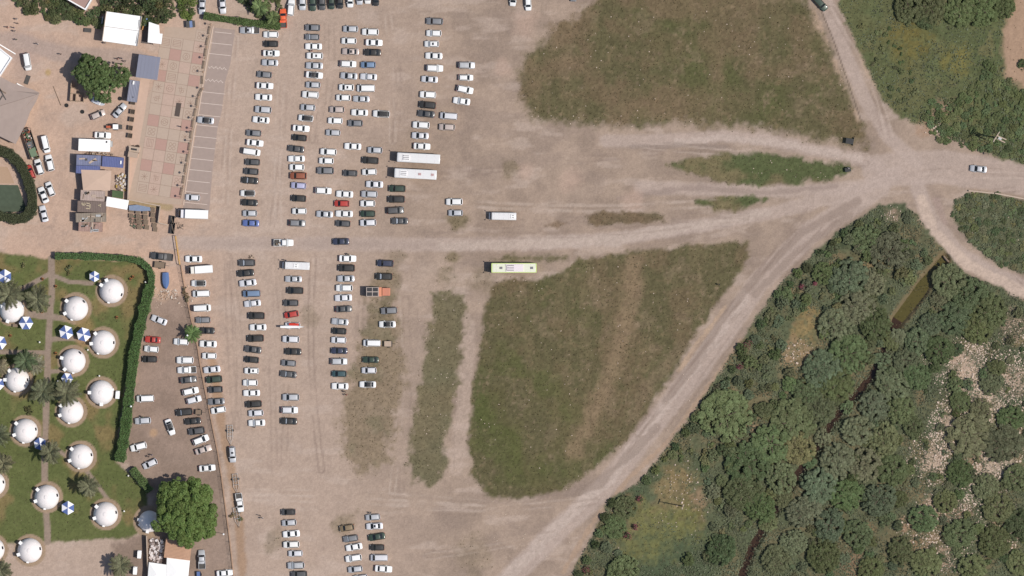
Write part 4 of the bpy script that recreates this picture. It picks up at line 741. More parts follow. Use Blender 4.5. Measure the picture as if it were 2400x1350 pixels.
def hedge(name, pts, wpx, h, label, colk, z0=0.0):
    """clipped hedge: leaf-covered body along a line"""
    t = thing(name, label, 'hedge', P(*pts[0])); o0 = P(*pts[0]); w_ = wpx*S; pl = [P(*p)-o0 for p in pts]; rs = np.random.RandomState(len(pts)*7+int(pts[0][0])); m = MB(); secs = []
    for i, p in enumerate(pl):
        d = (pl[min(i+1,len(pl)-1)]-pl[max(i-1,0)]).normalized(); u = Vector((-d.y, d.x, 0))*w_*.44
        secs.append([p-u-Vector((0,0,.05)), p-u*.96+Vector((0,0,h*.85)), p-u*.7+Vector((0,0,h*.94)), p+u*.7+Vector((0,0,h*.94)), p+u*.96+Vector((0,0,h*.85)), p+u-Vector((0,0,.05))])
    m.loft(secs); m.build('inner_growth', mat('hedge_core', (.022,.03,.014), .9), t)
    c = []; nr = []
    for i in range(len(pl)-1):
        a, b = pl[i], pl[i+1]; d = b-a; ln = d.length; d.normalize(); u = Vector((-d.y, d.x, 0)); n = int(ln*w_*75)
        q = rs.rand(n); s_ = rs.uniform(-1, 1, n); wob = 1+.10*np.sin((a.x+a.y+ln*q)*.9)+.34*(np.array([mnoise.noise(Vector(((a.x+d.x*ln*qq)*.7, (a.y+d.y*ln*qq)*.7, 3.1))) for qq in q]))
        e = np.abs(s_); zz = np.where(e > .86, rs.uniform(.1, .95, n), 1.0+rs.normal(size=n)*.05)*h
        pos = np.array(a)[None]+np.array(d)[None]*(ln*q)[:, None]+np.array(u)[None]*(s_*w_*.52*wob)[:, None]; pos[:, 2] = zz*(1+.12*(wob-1))
        nn = rs.normal(size=(n, 3))*.5; nn[:, 2] += .9; nn += np.array(u)[None]*(np.sign(s_)*(e > .86))[:, None]; c.append(pos); nr.append(nn/np.linalg.norm(nn, axis=1, keepdims=True))
    c = np.concatenate(c); nr = np.concatenate(nr); link('foliage', leaf_mesh('foliage', c, nr, .17+.10*rs.rand(len(c)), rs.rand(len(c)), rs), t, color=gcol(colk, .05))
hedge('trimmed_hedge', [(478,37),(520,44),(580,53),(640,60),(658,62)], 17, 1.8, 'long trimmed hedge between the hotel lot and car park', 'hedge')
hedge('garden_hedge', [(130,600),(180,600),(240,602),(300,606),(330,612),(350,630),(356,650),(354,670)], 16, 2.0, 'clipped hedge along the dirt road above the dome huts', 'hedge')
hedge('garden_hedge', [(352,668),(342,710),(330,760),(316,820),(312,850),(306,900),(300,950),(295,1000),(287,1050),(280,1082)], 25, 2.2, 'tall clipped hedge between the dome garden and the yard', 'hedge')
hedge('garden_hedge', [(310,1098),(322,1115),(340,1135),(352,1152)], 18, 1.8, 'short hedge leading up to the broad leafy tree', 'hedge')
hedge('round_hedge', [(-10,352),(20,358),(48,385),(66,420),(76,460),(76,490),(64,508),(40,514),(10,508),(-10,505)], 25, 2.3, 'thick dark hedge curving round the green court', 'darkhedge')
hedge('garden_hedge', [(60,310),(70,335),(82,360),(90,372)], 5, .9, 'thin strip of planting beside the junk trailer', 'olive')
def tree(name, x, y, lobes, h, ck, label, leaf=.26, dens=26):
    t = thing(name, label, 'tree', P(x, y)); r0 = lobes[0][2]*S; cs = []; ns = []; sh = []; rs = np.random.RandomState(int(x))
    for lx, ly, lr, lh in lobes:
        c0 = P(lx, ly)-P(x, y); r = lr*S; ncl = int(60+r*26)
        for k in range(ncl):
            th = rs.rand()*6.28; q = math.sqrt(rs.rand())*.93; top = math.sqrt(1-q*q); zc = lh*(.42+.5*top*rs.uniform(.6,1.0)); cr = r*rs.uniform(.075,.15); n = int(dens*cr*cr*11)
            d = rs.normal(size=(n,3)); d[:,2] = np.abs(d[:,2])-.3; d /= np.linalg.norm(d,axis=1,keepdims=True)
            wob = 1+.10*math.sin(th*5+lx)+.06*math.sin(th*11)
            cs.append(np.array([c0.x+math.cos(th)*q*r*wob, c0.y+math.sin(th)*q*r*wob, zc])+d*cr*(1-.4*rs.rand(n)**2)[:,None]); nn = d+rs.normal(size=(n,3))*.5; nn[:,2] += .35; ns.append(nn/np.linalg.norm(nn,axis=1,keepdims=True)); sh.append(np.full(n, rs.rand()))
    c = np.concatenate(cs); rnd = np.concatenate(sh)*.4+rs.rand(len(c))*.6; link('crown', leaf_mesh('crown', c, np.concatenate(ns), leaf*(.7+.6*rs.rand(len(c))), rnd, rs), t, color=(*GREENS[ck],1))
    m = MB(); m.bar((0,0,-.1),(0,0,h*.42),.38,9,0,.28)
    for i in range(7):
        a = i*.9; l = lobes[i%len(lobes)]; c0 = P(l[0],l[1])-P(x,y); m.bar((0,0,h*.36),(c0.x*.8+math.cos(a)*l[2]*S*.55,c0.y*.8+math.sin(a)*l[2]*S*.55,h*.72),.17,6,0,.05)
    m.build('trunk', BARK, t)
tree('broad_tree', 436, 1195, [(436,1197,76,11),(410,1160,40,9.5),(470,1230,38,9.0)], 11, 'bright', 'broad bright green tree beside the fence and tents', .34, 16)
tree('shade_tree', 225, 180, [(218,172,44,8.0),(240,205,36,7.5),(277,178,30,5.6),(205,145,20,6.0)], 8, 'tree', 'dark green shade tree over the timber pen', .27, 22)
# palms
def frond_mesh(seed, ln, droop):
    rs = random.Random(seed); m = MB(); pts = []
    for i in range(9):
        f = i/8; pts.append(Vector((ln*f*(1-.12*f), 0, ln*(.42*f-droop*f*f))))
    for i in range(8):
        a, b = pts[i], pts[i+1]; wd = .035*(1-i/9); m.quad(a+Vector((0,-wd,0)), b+Vector((0,-wd,0)), b+Vector((0,wd,0)), a+Vector((0,wd,0)))
        for s in (-1, 1):
            for k in range(3):
                q = a.lerp(b, k/3); L_ = ln*.15*math.sin(math.pi*min(.97, .12+.88*(i+k/3)/8))*rs.uniform(.85, 1.1)+.08; tip = q+Vector((L_*.55, s*L_*.8, -L_*.28)); m.poly([q, q+Vector((.055,0,0)), tip] if s < 0 else [q+Vector((.055,0,0)), q, tip])
    me = m.mesh('frond', LEAF); at = me.attributes.new('leaf', 'FLOAT', 'FACE'); at.data.foreach_set('value', [rs.random() for _ in me.polygons]); return me
FR = [frond_mesh(i, 1.0, .55+.12*i) for i in range(4)]
def palm(x, y, rpx, h, label, group=None, ck=(.15,.15,.085), nf=24):
    t = thing('palm_tree', label, 'palm', P(x, y), random.random()*6, group); m = MB()
    for i in range(8): z0, z1 = h*i/8, h*(i+1)/8; m.bar((0,0,z0-(.1 if i == 0 else 0)),(0,0,z1),.24-.012*i,8,0,.21-.012*i)
    m.build('trunk', BARK, t)
    for i in range(nf):
        o = link('frond', FR[i%4], t, (0,0,h-.05), 2.4*i, (*[c*k_ for c, k_ in zip(ck, [random.uniform(.75,1.25)]*3)],1)); k = rpx*S*random.uniform(1.0,1.3); o.scale = (k, k, k); o.rotation_euler = (0, random.uniform(-.45,.45)-.15*(i%3), 2.4*i)
palm(24,690,32,5.5,'palm leaning over the dome hut with the striped shadow'); palm(90,702,30,4.5,'palm on the lawn between two garden paths'); palm(62,846,26,4.5,'darker palm of the pair above a dome hut',None,(.10,.13,.065)); palm(82,852,24,3.6,'paler palm of the pair above a dome hut',None,(.22,.21,.14))
palm(103,918,30,5,'palm standing over the main garden path',None,(.14,.15,.085)); palm(158,921,32,5,'palm whose fronds cover a dome hut edge'); palm(3,860,18,3,'small dry palm beside the garden crossing',None,(.22,.19,.12)); palm(0,1020,26,5,'palm at the edge of the dome garden',None,(.14,.15,.085))
palm(10,1085,24,4.5,'second palm at the edge of the dome garden',None,(.16,.15,.085)); palm(120,1060,26,5,'palm in the middle of the lower garden'); palm(210,1140,26,5,'palm on the lower lawn near the hedge'); palm(285,1325,26,4,'palm beside the white carts and tents'); palm(452,781,20,2.8,'small bright green palm growing at the fence',None,(.13,.20,.07),22); palm(610,18,20,4,'bright palm behind the trimmed hedge',None,(.15,.20,.08)); palm(640,42,16,3.5,'smaller palm at the end of the trimmed hedge',None,(.14,.18,.07)); palm(5,1335,24,4,'palm near the corner of the dome garden')
# grass tufts and stones too many to count
def tufts():
    rs = np.random.RandomState(5); n = 70000; x = rs.uniform(-138, 138, n); y = rs.uniform(-78, 78, n)
    ix = np.searchsorted(WX[0], x).clip(0, WX.shape[1]-1); iy = np.searchsorted(WY[:, 0], y).clip(0, WX.shape[0]-1); k = rs.rand(n) < VEG[iy, ix]*.9
    x, y, ix, iy = x[k], y[k], ix[k], iy[k]; n = len(x); s = .10+.16*rs.rand(n)**2; hh = .08+.22*rs.rand(n)**2; co = []; a = rs.rand(n)*3.14
    for j in range(2):
        ca, sa = np.cos(a+j*1.57)*s, np.sin(a+j*1.57)*s; lean = rs.normal(size=(n, 2))*.10
        co.append(np.stack([np.stack([x-ca, y-sa, np.full(n, -.01)], 1), np.stack([x+ca, y+sa, np.full(n, -.01)], 1), np.stack([x+lean[:,0], y+lean[:,1], hh], 1)], 1))
    co = np.concatenate(co).reshape(-1, 3); nt_ = len(co)//3; me = bpy.data.meshes.new('grass'); me.vertices.add(len(co)); me.vertices.foreach_set('co', co.astype(np.float32).ravel()); me.loops.add(len(co)); me.loops.foreach_set('vertex_index', np.arange(len(co), dtype=np.int32)); me.polygons.add(nt_); me.polygons.foreach_set('loop_start', np.arange(0, len(co), 3, dtype=np.int32)); me.update(calc_edges=True)
    me.attributes.new('leaf', 'FLOAT', 'FACE').data.foreach_set('value', np.tile(rs.rand(n), 2).astype(np.float32)); me.materials.append(LEAF)
    o = link('grass', me, color=(.17,.15,.088,1)); tag(o, 'dry olive grass tufts over the fields and scrub', 'grass', kind='stuff')
tufts()
def ground_cover():
    rs = np.random.RandomState(15); n = 150000; px = rs.uniform(1330, 2440, n); py = rs.uniform(-20, 1370, n); k = np.zeros(n, bool)
    for pl in (SCRUB_SE, SCRUB_NE, OVAL): k |= inside(px, py, pl)
    k &= ~inside(px, py, BARE_NE); f = fbm(px, py, 45, 91, 3); k &= rs.rand(n) < sstep(.2, .48, f)*np.where(py < 300, .35, .9)
    for a, b, c in OPEN: k &= (np.hypot(px-a, py-b) > c*.9) | (rs.rand(n) < .12)
    k &= segdist(px, py, STREAM, False) > np.where(py < 770, 20, 5)
    x = (px[k]-1200)*S; y = (675-py[k])*S; n = len(x); nn = rs.normal(size=(n, 3))*.5; nn[:, 2] += 1; nn /= np.linalg.norm(nn, axis=1, keepdims=True)
    me = leaf_mesh('ground_cover', np.stack([x, y, .08+.45*rs.rand(n)**1.6*f[k]*1.4], 1), nn, .22+.22*rs.rand(n), np.clip(rs.rand(n)*.6+(fbm(px[k], py[k], 20, 5, 2)-.5)+.2, 0, 1), rs)
    tag(link('ground_cover', me, color=(.128,.142,.085,1)), 'low weedy ground cover between the scrub bushes', 'ground cover', kind='stuff')
ground_cover()
def stones():
    rs = random.Random(4); m = MB()
    spots = [(2270,870,85,1300),(2230,1000,60,600),(2190,1075,66,760),(2310,930,75,800),(2330,1095,48,560),(2370,900,40,160),(2375,760,34,60),(2215,1310,34,120),(2180,1190,36,190),(2240,1200,40,180),(2370,1000,50,260),(2380,1080,50,240),(2290,1000,70,330),(2250,1080,60,260),(2300,1180,70,300),(2360,830,60,260),(1590,1130,60,60),(1870,830,40,90),(1895,900,30,50),(1600,1200,70,45),(2150,1260,60,160),(2350,1230,60,200),(2260,1290,60,200),(2390,940,40,200),(2090,505,24,40),(2190,300,30,50),(360,698,24,60),(430,690,30,50),(1740,1000,26,30)]
    for cx, cy, r, n in spots+[(a, b, c*1.5, int(c*5)) for a, b, c in GAPS]:
        for _ in range(n):
            a = rs.random()*6.28; q = r*rs.random()**.6; p = P(cx+math.cos(a)*q, cy+math.sin(a)*q); s = rs.uniform(.08,.30) if rs.random() < .93 else rs.uniform(.3,.55); m.box((p.x,p.y,s*.25),(s*rs.uniform(.8,1.5),s,s*.7),rs.random()*3,0,rs.uniform(.4,.8))
    for cx0, cx1, cy0, cy1, n in ((1240,1990,20,330,110),(1120,1620,620,1150,110),(970,1080,700,1120,40),(1150,1450,1170,1340,40),(2260,2390,460,600,14),(1700,1980,370,425,14)):
        for _ in range(n): p = P(rs.uniform(cx0,cx1), rs.uniform(cy0,cy1)); s = rs.uniform(.10,.26); m.box((p.x,p.y,s*.25),(s*1.3,s,s*.6),rs.random()*3,0,.6)
    o = m.build('stones', mat('pale_limestone', C(222,201,182), .9, 0, .2, .25, .6)); tag(o, 'pale loose limestone scattered in the scrub openings and fields', 'stones', kind='stuff')
stones()
# ---------------------------------------------------------------- plaza, bays and kerbs
TH = R(-9.0)                                   # the plaza grid is turned nine degrees
def rotp(x, y, a=None):
    a = TH if a is None else a; return (x*math.cos(a)-y*math.sin(a), x*math.sin(a)+y*math.cos(a))
def sheet(name, pts, z, m_, kind='structure', parent=None, thick=.02):
    q = [P(*p) for p in pts]; b = MB(); b.prism([(p.x, p.y) for p in q], z-thick, z); o = b.build(name, m_, parent)
    if kind: tag(o, kind=kind)
    return o
PAVE = mat('plaza_paving', C(190,168,150), .9, 0, .15, .10, 1.2, .15); ROSE = mat('rose_slab', C(188,153,140), .9, 0, .15, .08, 1.5, .1); SAND = mat('sand_slab', C(193,172,155), .9, 0, .15, .08, 1.5, .1); SAND2 = mat('sand_slab_warm', C(197,171,155), .9, 0, .15, .14, 1.5, .1)
JOINT = mat('joint_band', C(182,160,143), .95, 0, .1, .1, 2); INK = mat('inlay_stone', C(160,134,118), .9, 0, .1, .1, 4); ASPH = mat('bay_asphalt', C(172,154,144), .9, 0, .15, .12, 1.0, .25); LINE = mat('bay_paint', C(226,208,196), .8, 0, .2, .12, 5.0)
plz = sheet('plaza', [(386,62),(500,70),(497,100),(470,240),(440,390),(424,480),(300,470),(320,350),(345,230),(368,180)], .012, PAVE)
strip = sheet('plaza_walkway', [(330,178),(352,180),(340,262),(326,340),(330,346),(300,466),(291,464),(308,345),(302,330),(318,250)], .03, mat('walkway_concrete', C(208,178,158), .9, 0, .15, .1, 1.2, .15))
u = (math.cos(R(9)), math.sin(R(9))); v = (-math.sin(R(9)), math.cos(R(9))); SP = 26.6; A0 = (370.3,297.3)
DJ = mat('slab_joint', C(160,138,122), .95)
ROSES = [(358,284),(435,295),(376,340),(428,347),(340,387),(394,395),(410,451),(445,86),(411,129),(463,145),(455,188),(383,177)]
rects = MB(); hs = SP*S*.5; rects.box((0,0,.02),(hs*2*.96,hs*2*.96,.032)); rects.box((0,0,.016),(SP*S*.995,SP*S*.995,.03),0,1); SLAB = {k: rects.mesh('paving_slab', [k, DJ]) for k in (SAND, SAND2, ROSE)}
def motif(kind):
    m = MB(); z = .0385; t_ = .10
    def ring(cx, cy, r0, n=14):
        for i in range(n):
            a, b = 2*math.pi*i/n, 2*math.pi*(i+1)/n; m.quad((cx+(r0-t_)*math.cos(a),cy+(r0-t_)*math.sin(a),z),(cx+r0*math.cos(a),cy+r0*math.sin(a),z),(cx+r0*math.cos(b),cy+r0*math.sin(b),z),(cx+(r0-t_)*math.cos(b),cy+(r0-t_)*math.sin(b),z))
    def ln(x0, y0, x1, y1, w_=.09):
        d = Vector((x1-x0, y1-y0, 0)).normalized(); n_ = Vector((-d.y, d.x, 0))*w_/2; a = Vector((x0,y0,z)); b = Vector((x1,y1,z)); m.quad(a-n_, b-n_, b+n_, a+n_)
    if kind == 0:
        for cx in (-.5,.5):
            for cy in (-.5,.5): ring(cx, cy, .46)
    elif kind == 1:
        for i in range(4): a = i*math.pi/4+.2; ln(-math.cos(a),-math.sin(a),math.cos(a),math.sin(a))
    elif kind == 2:
        for i in range(5): ln(-1.0,-.9+.42*i,1.0,-.9+.42*i); 
        ln(-1.0,-.9,-1.0,.8); ln(1.0,-.9,1.0,.8)
    elif kind == 3:
        ring(0,0,.95,20); ring(0,0,.45,14); ln(-.95,0,-.45,0); ln(.45,0,.95,0)
    else:
        ring(-.4,.2,.4); ln(0,-1,0,1); ln(-.9,-.5,.9,-.5); ln(.4,-.9,.4,.7)
    return m.mesh('inlay', INK)
MOT = [motif(i) for i in range(5)]
PLZ = [(380,78),(492,84),(486,120),(462,240),(434,395),(418,466),(308,448),(326,350),(344,262),(360,180)]
pr = random.Random(2)
for i in range(-5, 7):
    for j in range(-9, 7):
        cx, cy = A0[0]+u[0]*SP*(i+.5)+v[0]*SP*(j+.5), A0[1]+u[1]*SP*(i+.5)+v[1]*SP*(j+.5)
        if not in_poly(cx, cy, PLZ): continue
        rose = any(math.hypot(cx-a, cy-b) < 14 for a, b in ROSES); o = link('paving_slab', SLAB[ROSE if rose else pr.choice([SAND, SAND2, SAND])], plz, P(cx, cy), TH)
        if not rose and pr.random() < .6: q = link('inlay', pr.choice(MOT), o, (0,0,.002), pr.choice([0, math.pi/2, math.pi]))
m = MB(); m.box((0,0,.05),(1.35,3.6,.06)); g = m.build('floor_grate', mat('grate_dark', C(96,84,78), .8, 0, .2, .1), plz, loc=P(417,257), rz=TH)
for i in range(12): m = MB(); m.box((0,-1.65+.3*i,.095),(1.3,.05,.03)); m.build('grate_bar', RUST, g)
bays = sheet('parking_bays', [(500,64),(551,70),(540,150),(528,190),(520,260),(510,300),(498,400),(490,500),(428,496),(436,448),(466,268),(490,110)], .010, ASPH)
BL = [(497,74),(491,100),(488,125),(475,215),(469,241),(464,268.5),(458,292),(455,319),(452,343.6),(447,371),(443,397),(439,423),(435,448.5),(433,474)]
for x, y in BL: m = MB(); m.box((3.0,0,.014),(6.0 if y > 90 else 4.4,.13,.006)); m.build('bay_line', LINE, bays, loc=P(x, y), rz=R(-6))
for x, y in ((488,156),(480,186)):
    for i in range(9): m = MB(); m.box((.3+.55*i,-.1+(.28 if i%2 else -.28)*.5,.014),(.62,.15,.006),R(40 if i%2 else -40)); m.build('zigzag_mark', LINE, bays, loc=P(x, y), rz=R(-6))
kp = [(500,62),(491,108),(478,182),(466,260),(456,305),(446,370),(434,450),(430,480)]
kerb = MB()
for a, b in zip(kp[:-1], kp[1:]): A, B = P(*a), P(*b); d = (B-A); kerb.box(((A.x+B.x)/2,(A.y+B.y)/2,.05),(d.length+.02,.30,.14),math.atan2(d.y,d.x))
tag(kerb.build('plaza_kerb', mat('kerb_stone', C(214,190,172), .85)), kind='structure')
LP = [(480,55),(475,83),(470,108),(467,134),(462,166),(461,205),(451,225),(447,248),(441,275),(437,299),(433,328),(429,355),(424,381),(420,404),(415,434),(410,459)]
lm = MB(); lm.lathe([(.16,0),(.16,.12),(.05,.2),(.045,2.45),(.06,2.5)],10); PM = lm.mesh('post', mat('lamp_post_brown', C(150,120,100), .6)); lm = MB(); lm.lathe([(.08,2.48),(.30,2.55),(.34,2.62),(.25,2.74),(.06,2.80)],14); HM = lm.mesh('lamp_head', mat('lamp_head_tan', C(170,140,118), .6))
sl = MB(); sl.box((0,0,.42),(2.2,.12,.05)); SLM = sl.mesh('seat_slat', WOOD); sl = MB(); sl.box((0,0,.2),(.12,.5,.4)); BLG = sl.mesh('bench_leg', RUST)
for i, (x, y) in enumerate(LP):
    t = thing('plaza_lamp', f'brown plaza lamp post, {ORD[i]} from the trimmed hedge end', 'lamp post', P(x+15, y+3), 0, 'lamp posts along the plaza edge'); link('post', PM, t); link('lamp_head', HM, t)
    if i < len(LP)-1:
        bx, by = (x+LP[i+1][0])/2+13, (y+LP[i+1][1])/2+2; a = math.atan2(-(LP[i+1][1]-y), LP[i+1][0]-x)
        t = thing('slatted_bench', f'slatted bench, {ORD[i]} from the trimmed hedge end of the plaza', 'bench', P(bx, by), a, 'benches along the plaza edge')
        for yy in (-.2,0,.2): link('seat_slat', SLM, t, (0,yy,0))
        for xx in (-.8,.8): link('bench_leg', BLG, t, (xx,0,0))
# ---------------------------------------------------------------- sheds, containers and awnings
def corrug(m, w_, d_, z, n, amp=.04, mi=0):
    xs = [-w_/2+w_*i/(2*n) for i in range(2*n+1)]
    for i in range(2*n):
        z0, z1 = z+(amp if i%2 else 0), z+(0 if i%2 else amp); m.quad((xs[i],-d_/2,z0),(xs[i+1],-d_/2,z1),(xs[i+1],d_/2,z1),(xs[i],d_/2,z0),mi)
def container(x, y, wpx, dpx, tilt, h, colr, label, name='shipping_container', cat='container', ribs=True, roofm=None, extras=None):
    t = thing(name, label, cat, P(x, y), R(-tilt)); w_, d_ = wpx*S, dpx*S; bm_ = colr
    m = MB(); m.box((0,0,h/2),(w_,d_,h-.02)); m.build('walls', bm_, t); m = MB(); m.box((0,0,h-.04),(w_-.1,d_-.1,.06)); corrug(m, w_-.16, d_-.16, h+.0, max(6, int(w_*2.2))); r = m.build('roof', roofm or bm_, t)
    for s in (-1,1): m = MB(); m.box((0,s*(d_/2-.03),h+.02),(w_+.04,.10,.10)); m.build('roof_rail', bm_, t); m = MB(); m.box((s*(w_/2-.03),0,h+.021),(.10,d_-.12,.10)); m.build('end_rail', bm_, t)
    for s in (-1,1): m = MB(); m.box((w_/2+.03,s*d_*.24,h*.5),(.05,d_*.45,h*.9)); dr = m.build('door', bm_, t); q = MB(); q.bar((w_/2+.08,s*d_*.08,.3),(w_/2+.08,s*d_*.08,h*.9),.03); q.build('lock_bar', STEEL, dr)
    return t
rcl = random.Random(21)
def clutter(t, w_, d_, h, n):
    for i in range(n):
        m = MB(); m.box((rcl.uniform(-.42,.42)*w_, rcl.uniform(-.36,.36)*d_, h+.10),(rcl.uniform(.5,2.2),rcl.uniform(.12,.7),.07),rcl.choice([0,.1,1.5,.6])); m.build('roof_scrap', rcl.choice([WOOD, RUST, STEEL, CONC]), t)
def tint(nm, *c, **k): return mat(nm, C(*c), .75, 0, .25, k.get('vary', .2), k.get('scale', 1.3), .15)
t = container(222,341,73,28,2,3.1,MEMB,'white refrigerated container beside the white saloon', 'refrigerated_container')
m = MB(); m.box((4.45,.5,1.2),(.7,1.5,1.9)); m.build('cooling_unit', STEEL, t); m = MB(); m.box((3.3,1.0,3.2),(.35,.5,.2)); m.build('vent', BLACK, t)
BLUE1 = tint('worn_blue_paint', 128,132,158, vary=.35, scale=.8); BLUE2 = tint('blue_paint', 104,112,156)
clutter(container(209,376,57,24,2,2.95,BLUE1,'faded blue container with rust stains on its roof'), 6.3, 2.6, 2.95, 4); container(207,398,55,18,2,2.85,BLUE2,'blue container half under the tan awning'); container(265,380,49,24,4,2.8,BLUE2,'clean blue container with a white vent')
m = MB(); m.box((2.2,.05,2.95),(.35,.9,.2)); v_ = m.build('roof_vent', WHITE, thing('roof_vent', 'white roof vent on the clean blue container', 'vent', P(265,380), R(-4)))
clutter(container(218,459,56,24,3,2.8,tint('lilac_rust', 184,164,154, vary=.3, scale=.7),'pale rust-stained container next to the tan awning'), 6.2, 2.6, 2.8, 7); tl = container(216,485,66,26,2,2.9,tint('grey_brown_paint', 128,112,104, vary=.15),'grey-brown container with pale letters painted on its roof')
LET = mat('letter_paint', C(216,200,166), .8)
def strokes(parent, ss, z=2.955, w_=.16):
    for x0, y0, x1, y1 in ss:
        d = Vector((x1-x0, y1-y0, 0)); m = MB(); m.box(((x0+x1)/2,(y0+y1)/2,z),(d.length+w_*.9,w_,.012),math.atan2(d.y,d.x)); m.build('painted_letter', LET, parent)
strokes(tl, [(-2.6,1.0,-2.6,.45),(-2.6,.45,-1.8,.35),(-1.8,.35,-1.7,.9),(-2.2,.85,-1.7,.9),(-2.3,.62,-2.0,.95)])
strokes(tl, [(-1.35,.95,-.45,.8),(-.45,.8,-.45,-.55),(-1.35,.35,-.6,.2),(-1.45,-.45,-.45,-.55)], 2.96)
strokes(tl, [(1.8,.45,2.4,.75),(2.1,.6,2.35,.15)], 2.96)
clutter(container(214,510,70,21,-1,2.8,tint('grey_sheet', 150,138,124, vary=.25),'grey corrugated shed between the lettered container and pink shack','corrugated_shed','shed'), 7.8, 2.3, 2.8, 10); clutter(container(213,532,55,22,2,2.7,tint('pink_sheet', 172,142,130, vary=.35, scale=1.5),'pinkish patched shack at the end of the container row','patched_shack','shed'), 6.1, 2.4, 2.7, 12)
def awning(name, pts, hs_, m_, label, cat='awning', posts=True, sag=.25, poles=None):
    o0 = P(*pts[0]); t = thing(name, label, cat, o0); q = [P(*p)-o0 for p in pts]; c = sum(q, Vector())/len(q); m = MB(); n = 6; N = len(q)
    for i in range(N):
        a = Vector((q[i].x,q[i].y,hs_[i])); b = Vector((q[(i+1)%N].x,q[(i+1)%N].y,hs_[(i+1)%N])); cc = Vector((c.x,c.y,sum(hs_)/N+sag))
        m.poly([a, b, cc] if (b-a).cross(cc-a).z > 0 else [b, a, cc])
    k = m.build('fabric', m_, t); md = k.modifiers.new('thickness','SOLIDIFY'); md.thickness = .03; md.offset = -1
    for i in range(N):
        m = MB(); m.bar((q[i].x*.97+c.x*.03,q[i].y*.97+c.y*.03,-.02),(q[i].x*.97+c.x*.03,q[i].y*.97+c.y*.03,hs_[i]-.01),.05,6); m.build('pole', STEEL, t)
    return t
TANF = mat('tan_fabric', C(212,184,164), .9, 0, .1, .06, .8)
awning('tan_awning', [(191,398),(262,400),(259,447),(196,446)], [2.9,3.0,3.0,2.9], TANF, 'wide tan fabric awning beside the blue containers', sag=.35)
awning('white_canopy', [(252,461),(303,470),(299,492),(248,483)], [2.7,2.7,2.7,2.7], MEMB, 'small white canopy between the junk and pallets', 'canopy', sag=.3)
awning('green_tarpaulin', [(264,446),(290,449),(289,466),(263,462)], [2.0,2.1,2.0,2.0], mat('green_tarp', C(82,102,66), .8), 'green tarpaulin beside the small white canopy', 'tarpaulin', sag=-.15)
awning('white_sail', [(350,52),(374,60),(375,79),(382,80),(379,104),(347,100)], [2.9,3.0,3.0,3.0,2.9,2.8], MEMB, 'white shade sail beside the big white pavilion', sag=.2)
t = thing('white_pavilion', 'large white membrane pavilion below the planted bank', 'pavilion', P(287,68), R(-8)); W_, D_ = 85*S, 70*S
for s in (0,1):
    m = MB(); y0, y1 = (-D_/2, -.05) if s == 0 else (.05, D_/2); m.quad((-W_/2,y0,3.3 if s == 0 else 3.55),(W_/2,y0,3.3 if s == 0 else 3.55),(W_/2,y1,3.55 if s == 0 else 3.3),(-W_/2,y1,3.55 if s == 0 else 3.3)); o = m.build('membrane', MEMB, t); md = o.modifiers.new('thickness','SOLIDIFY'); md.thickness = .04; md.offset = -1
for s in (-1,1):
    m = MB(); m.box((s*(W_/2-.1),0,3.62),(.18,D_,.30)); m.build('edge_beam', CONC, t); m = MB(); m.box((s*(W_/2-.6),-.2,3.50),(.10,D_*.8,.05)); m.build('gutter', RUST, t) if s > 0 else None
    for yy in (-D_/2+.2,0,D_/2-.2): m = MB(); m.bar((s*(W_/2-.3),yy,-.02),(s*(W_/2-.3),yy,3.35),.08,6); m.build('post', STEEL, t)
m = MB(); m.box((0,-D_/2,3.1),(W_,.12,.35)); m.build('fascia', mat('grey_fascia', C(150,140,128), .8), t); m = MB(); m.box((-5.6,1.6,1.0),(.25,1.9,.25)); m.build('bench_rail', STEEL, t); m = MB(); m.bar((-5.6,1.6,-.02),(-5.6,1.6,1.0),.06,6); m.build('rail_post', STEEL, t)
deck = thing('dark_deck', 'charcoal deck strip between the pavilion and shade sail', 'deck', P(342,80), R(-8))
for i in range(9): m = MB(); m.box((-.85+.21*i,0,.12),(.19,5.0,.06)); m.build('deck_board', mat('charcoal_board', C(112,102,98), .85), deck)
m = MB(); m.box((0,0,.04),(1.9,4.9,.1)); m.build('deck_base', RUST, deck)
for nm, x, y, c in (('orange_banner',336,62,(190,140,90)),('blue_banner',342,52,(140,165,215))):
    m = MB(); m.loft([[(-.15,-1.0,.2),(.15,-1.0,.2),(.15,-1.0,1.6),(-.15,-1.0,1.6)],[(-.1,1.0,.2),(.25,1.0,.2),(.25,1.0,1.5),(-.1,1.0,1.5)]]); o = m.build(nm, tint(nm,*c), None, loc=P(x, y), rz=R(-15)); tag(o, f"{nm.split('_')[0]} folded banner leaning beside the white pavilion", 'banner')
GREYB = mat('blue_grey_sheet', C(138,140,156), .6, .1, .4, .05, .6)
t = thing('blue_grey_canopy', 'square blue-grey roofed canopy on the plaza corner', 'canopy', P(348,158), R(-8)); W_, D_ = 51*S, 54*S
for i in range(6): m = MB(); m.box((-W_/2+W_*(i+.5)/6,0,2.95),(W_/6-.02,D_,.09)); m.build('roof_panel', GREYB, t)
for sx in (-1,1):
    for sy in (-1,1): m = MB(); m.bar((sx*(W_/2-.25),sy*(D_/2-.25),-.02),(sx*(W_/2-.25),sy*(D_/2-.25),2.92),.07,6); m.build('post', STEEL, t)
    m = MB(); m.box((sx*(W_/2-.02),0,2.86),(.08,D_,.16)); m.build('eaves_beam', STEEL, t)
t = container(313,214,23,50,8,2.5,GREYB,'narrow blue-grey container beside the plaza walkway'); m = MB(); m.box((-.2,2.2,2.75),(.45,.9,.4)); m.build('air_conditioner', WHITE, t); m = MB(); m.box((.2,-1.6,2.62),(.3,.25,.2)); m.build('roof_vent', BLACK, t)
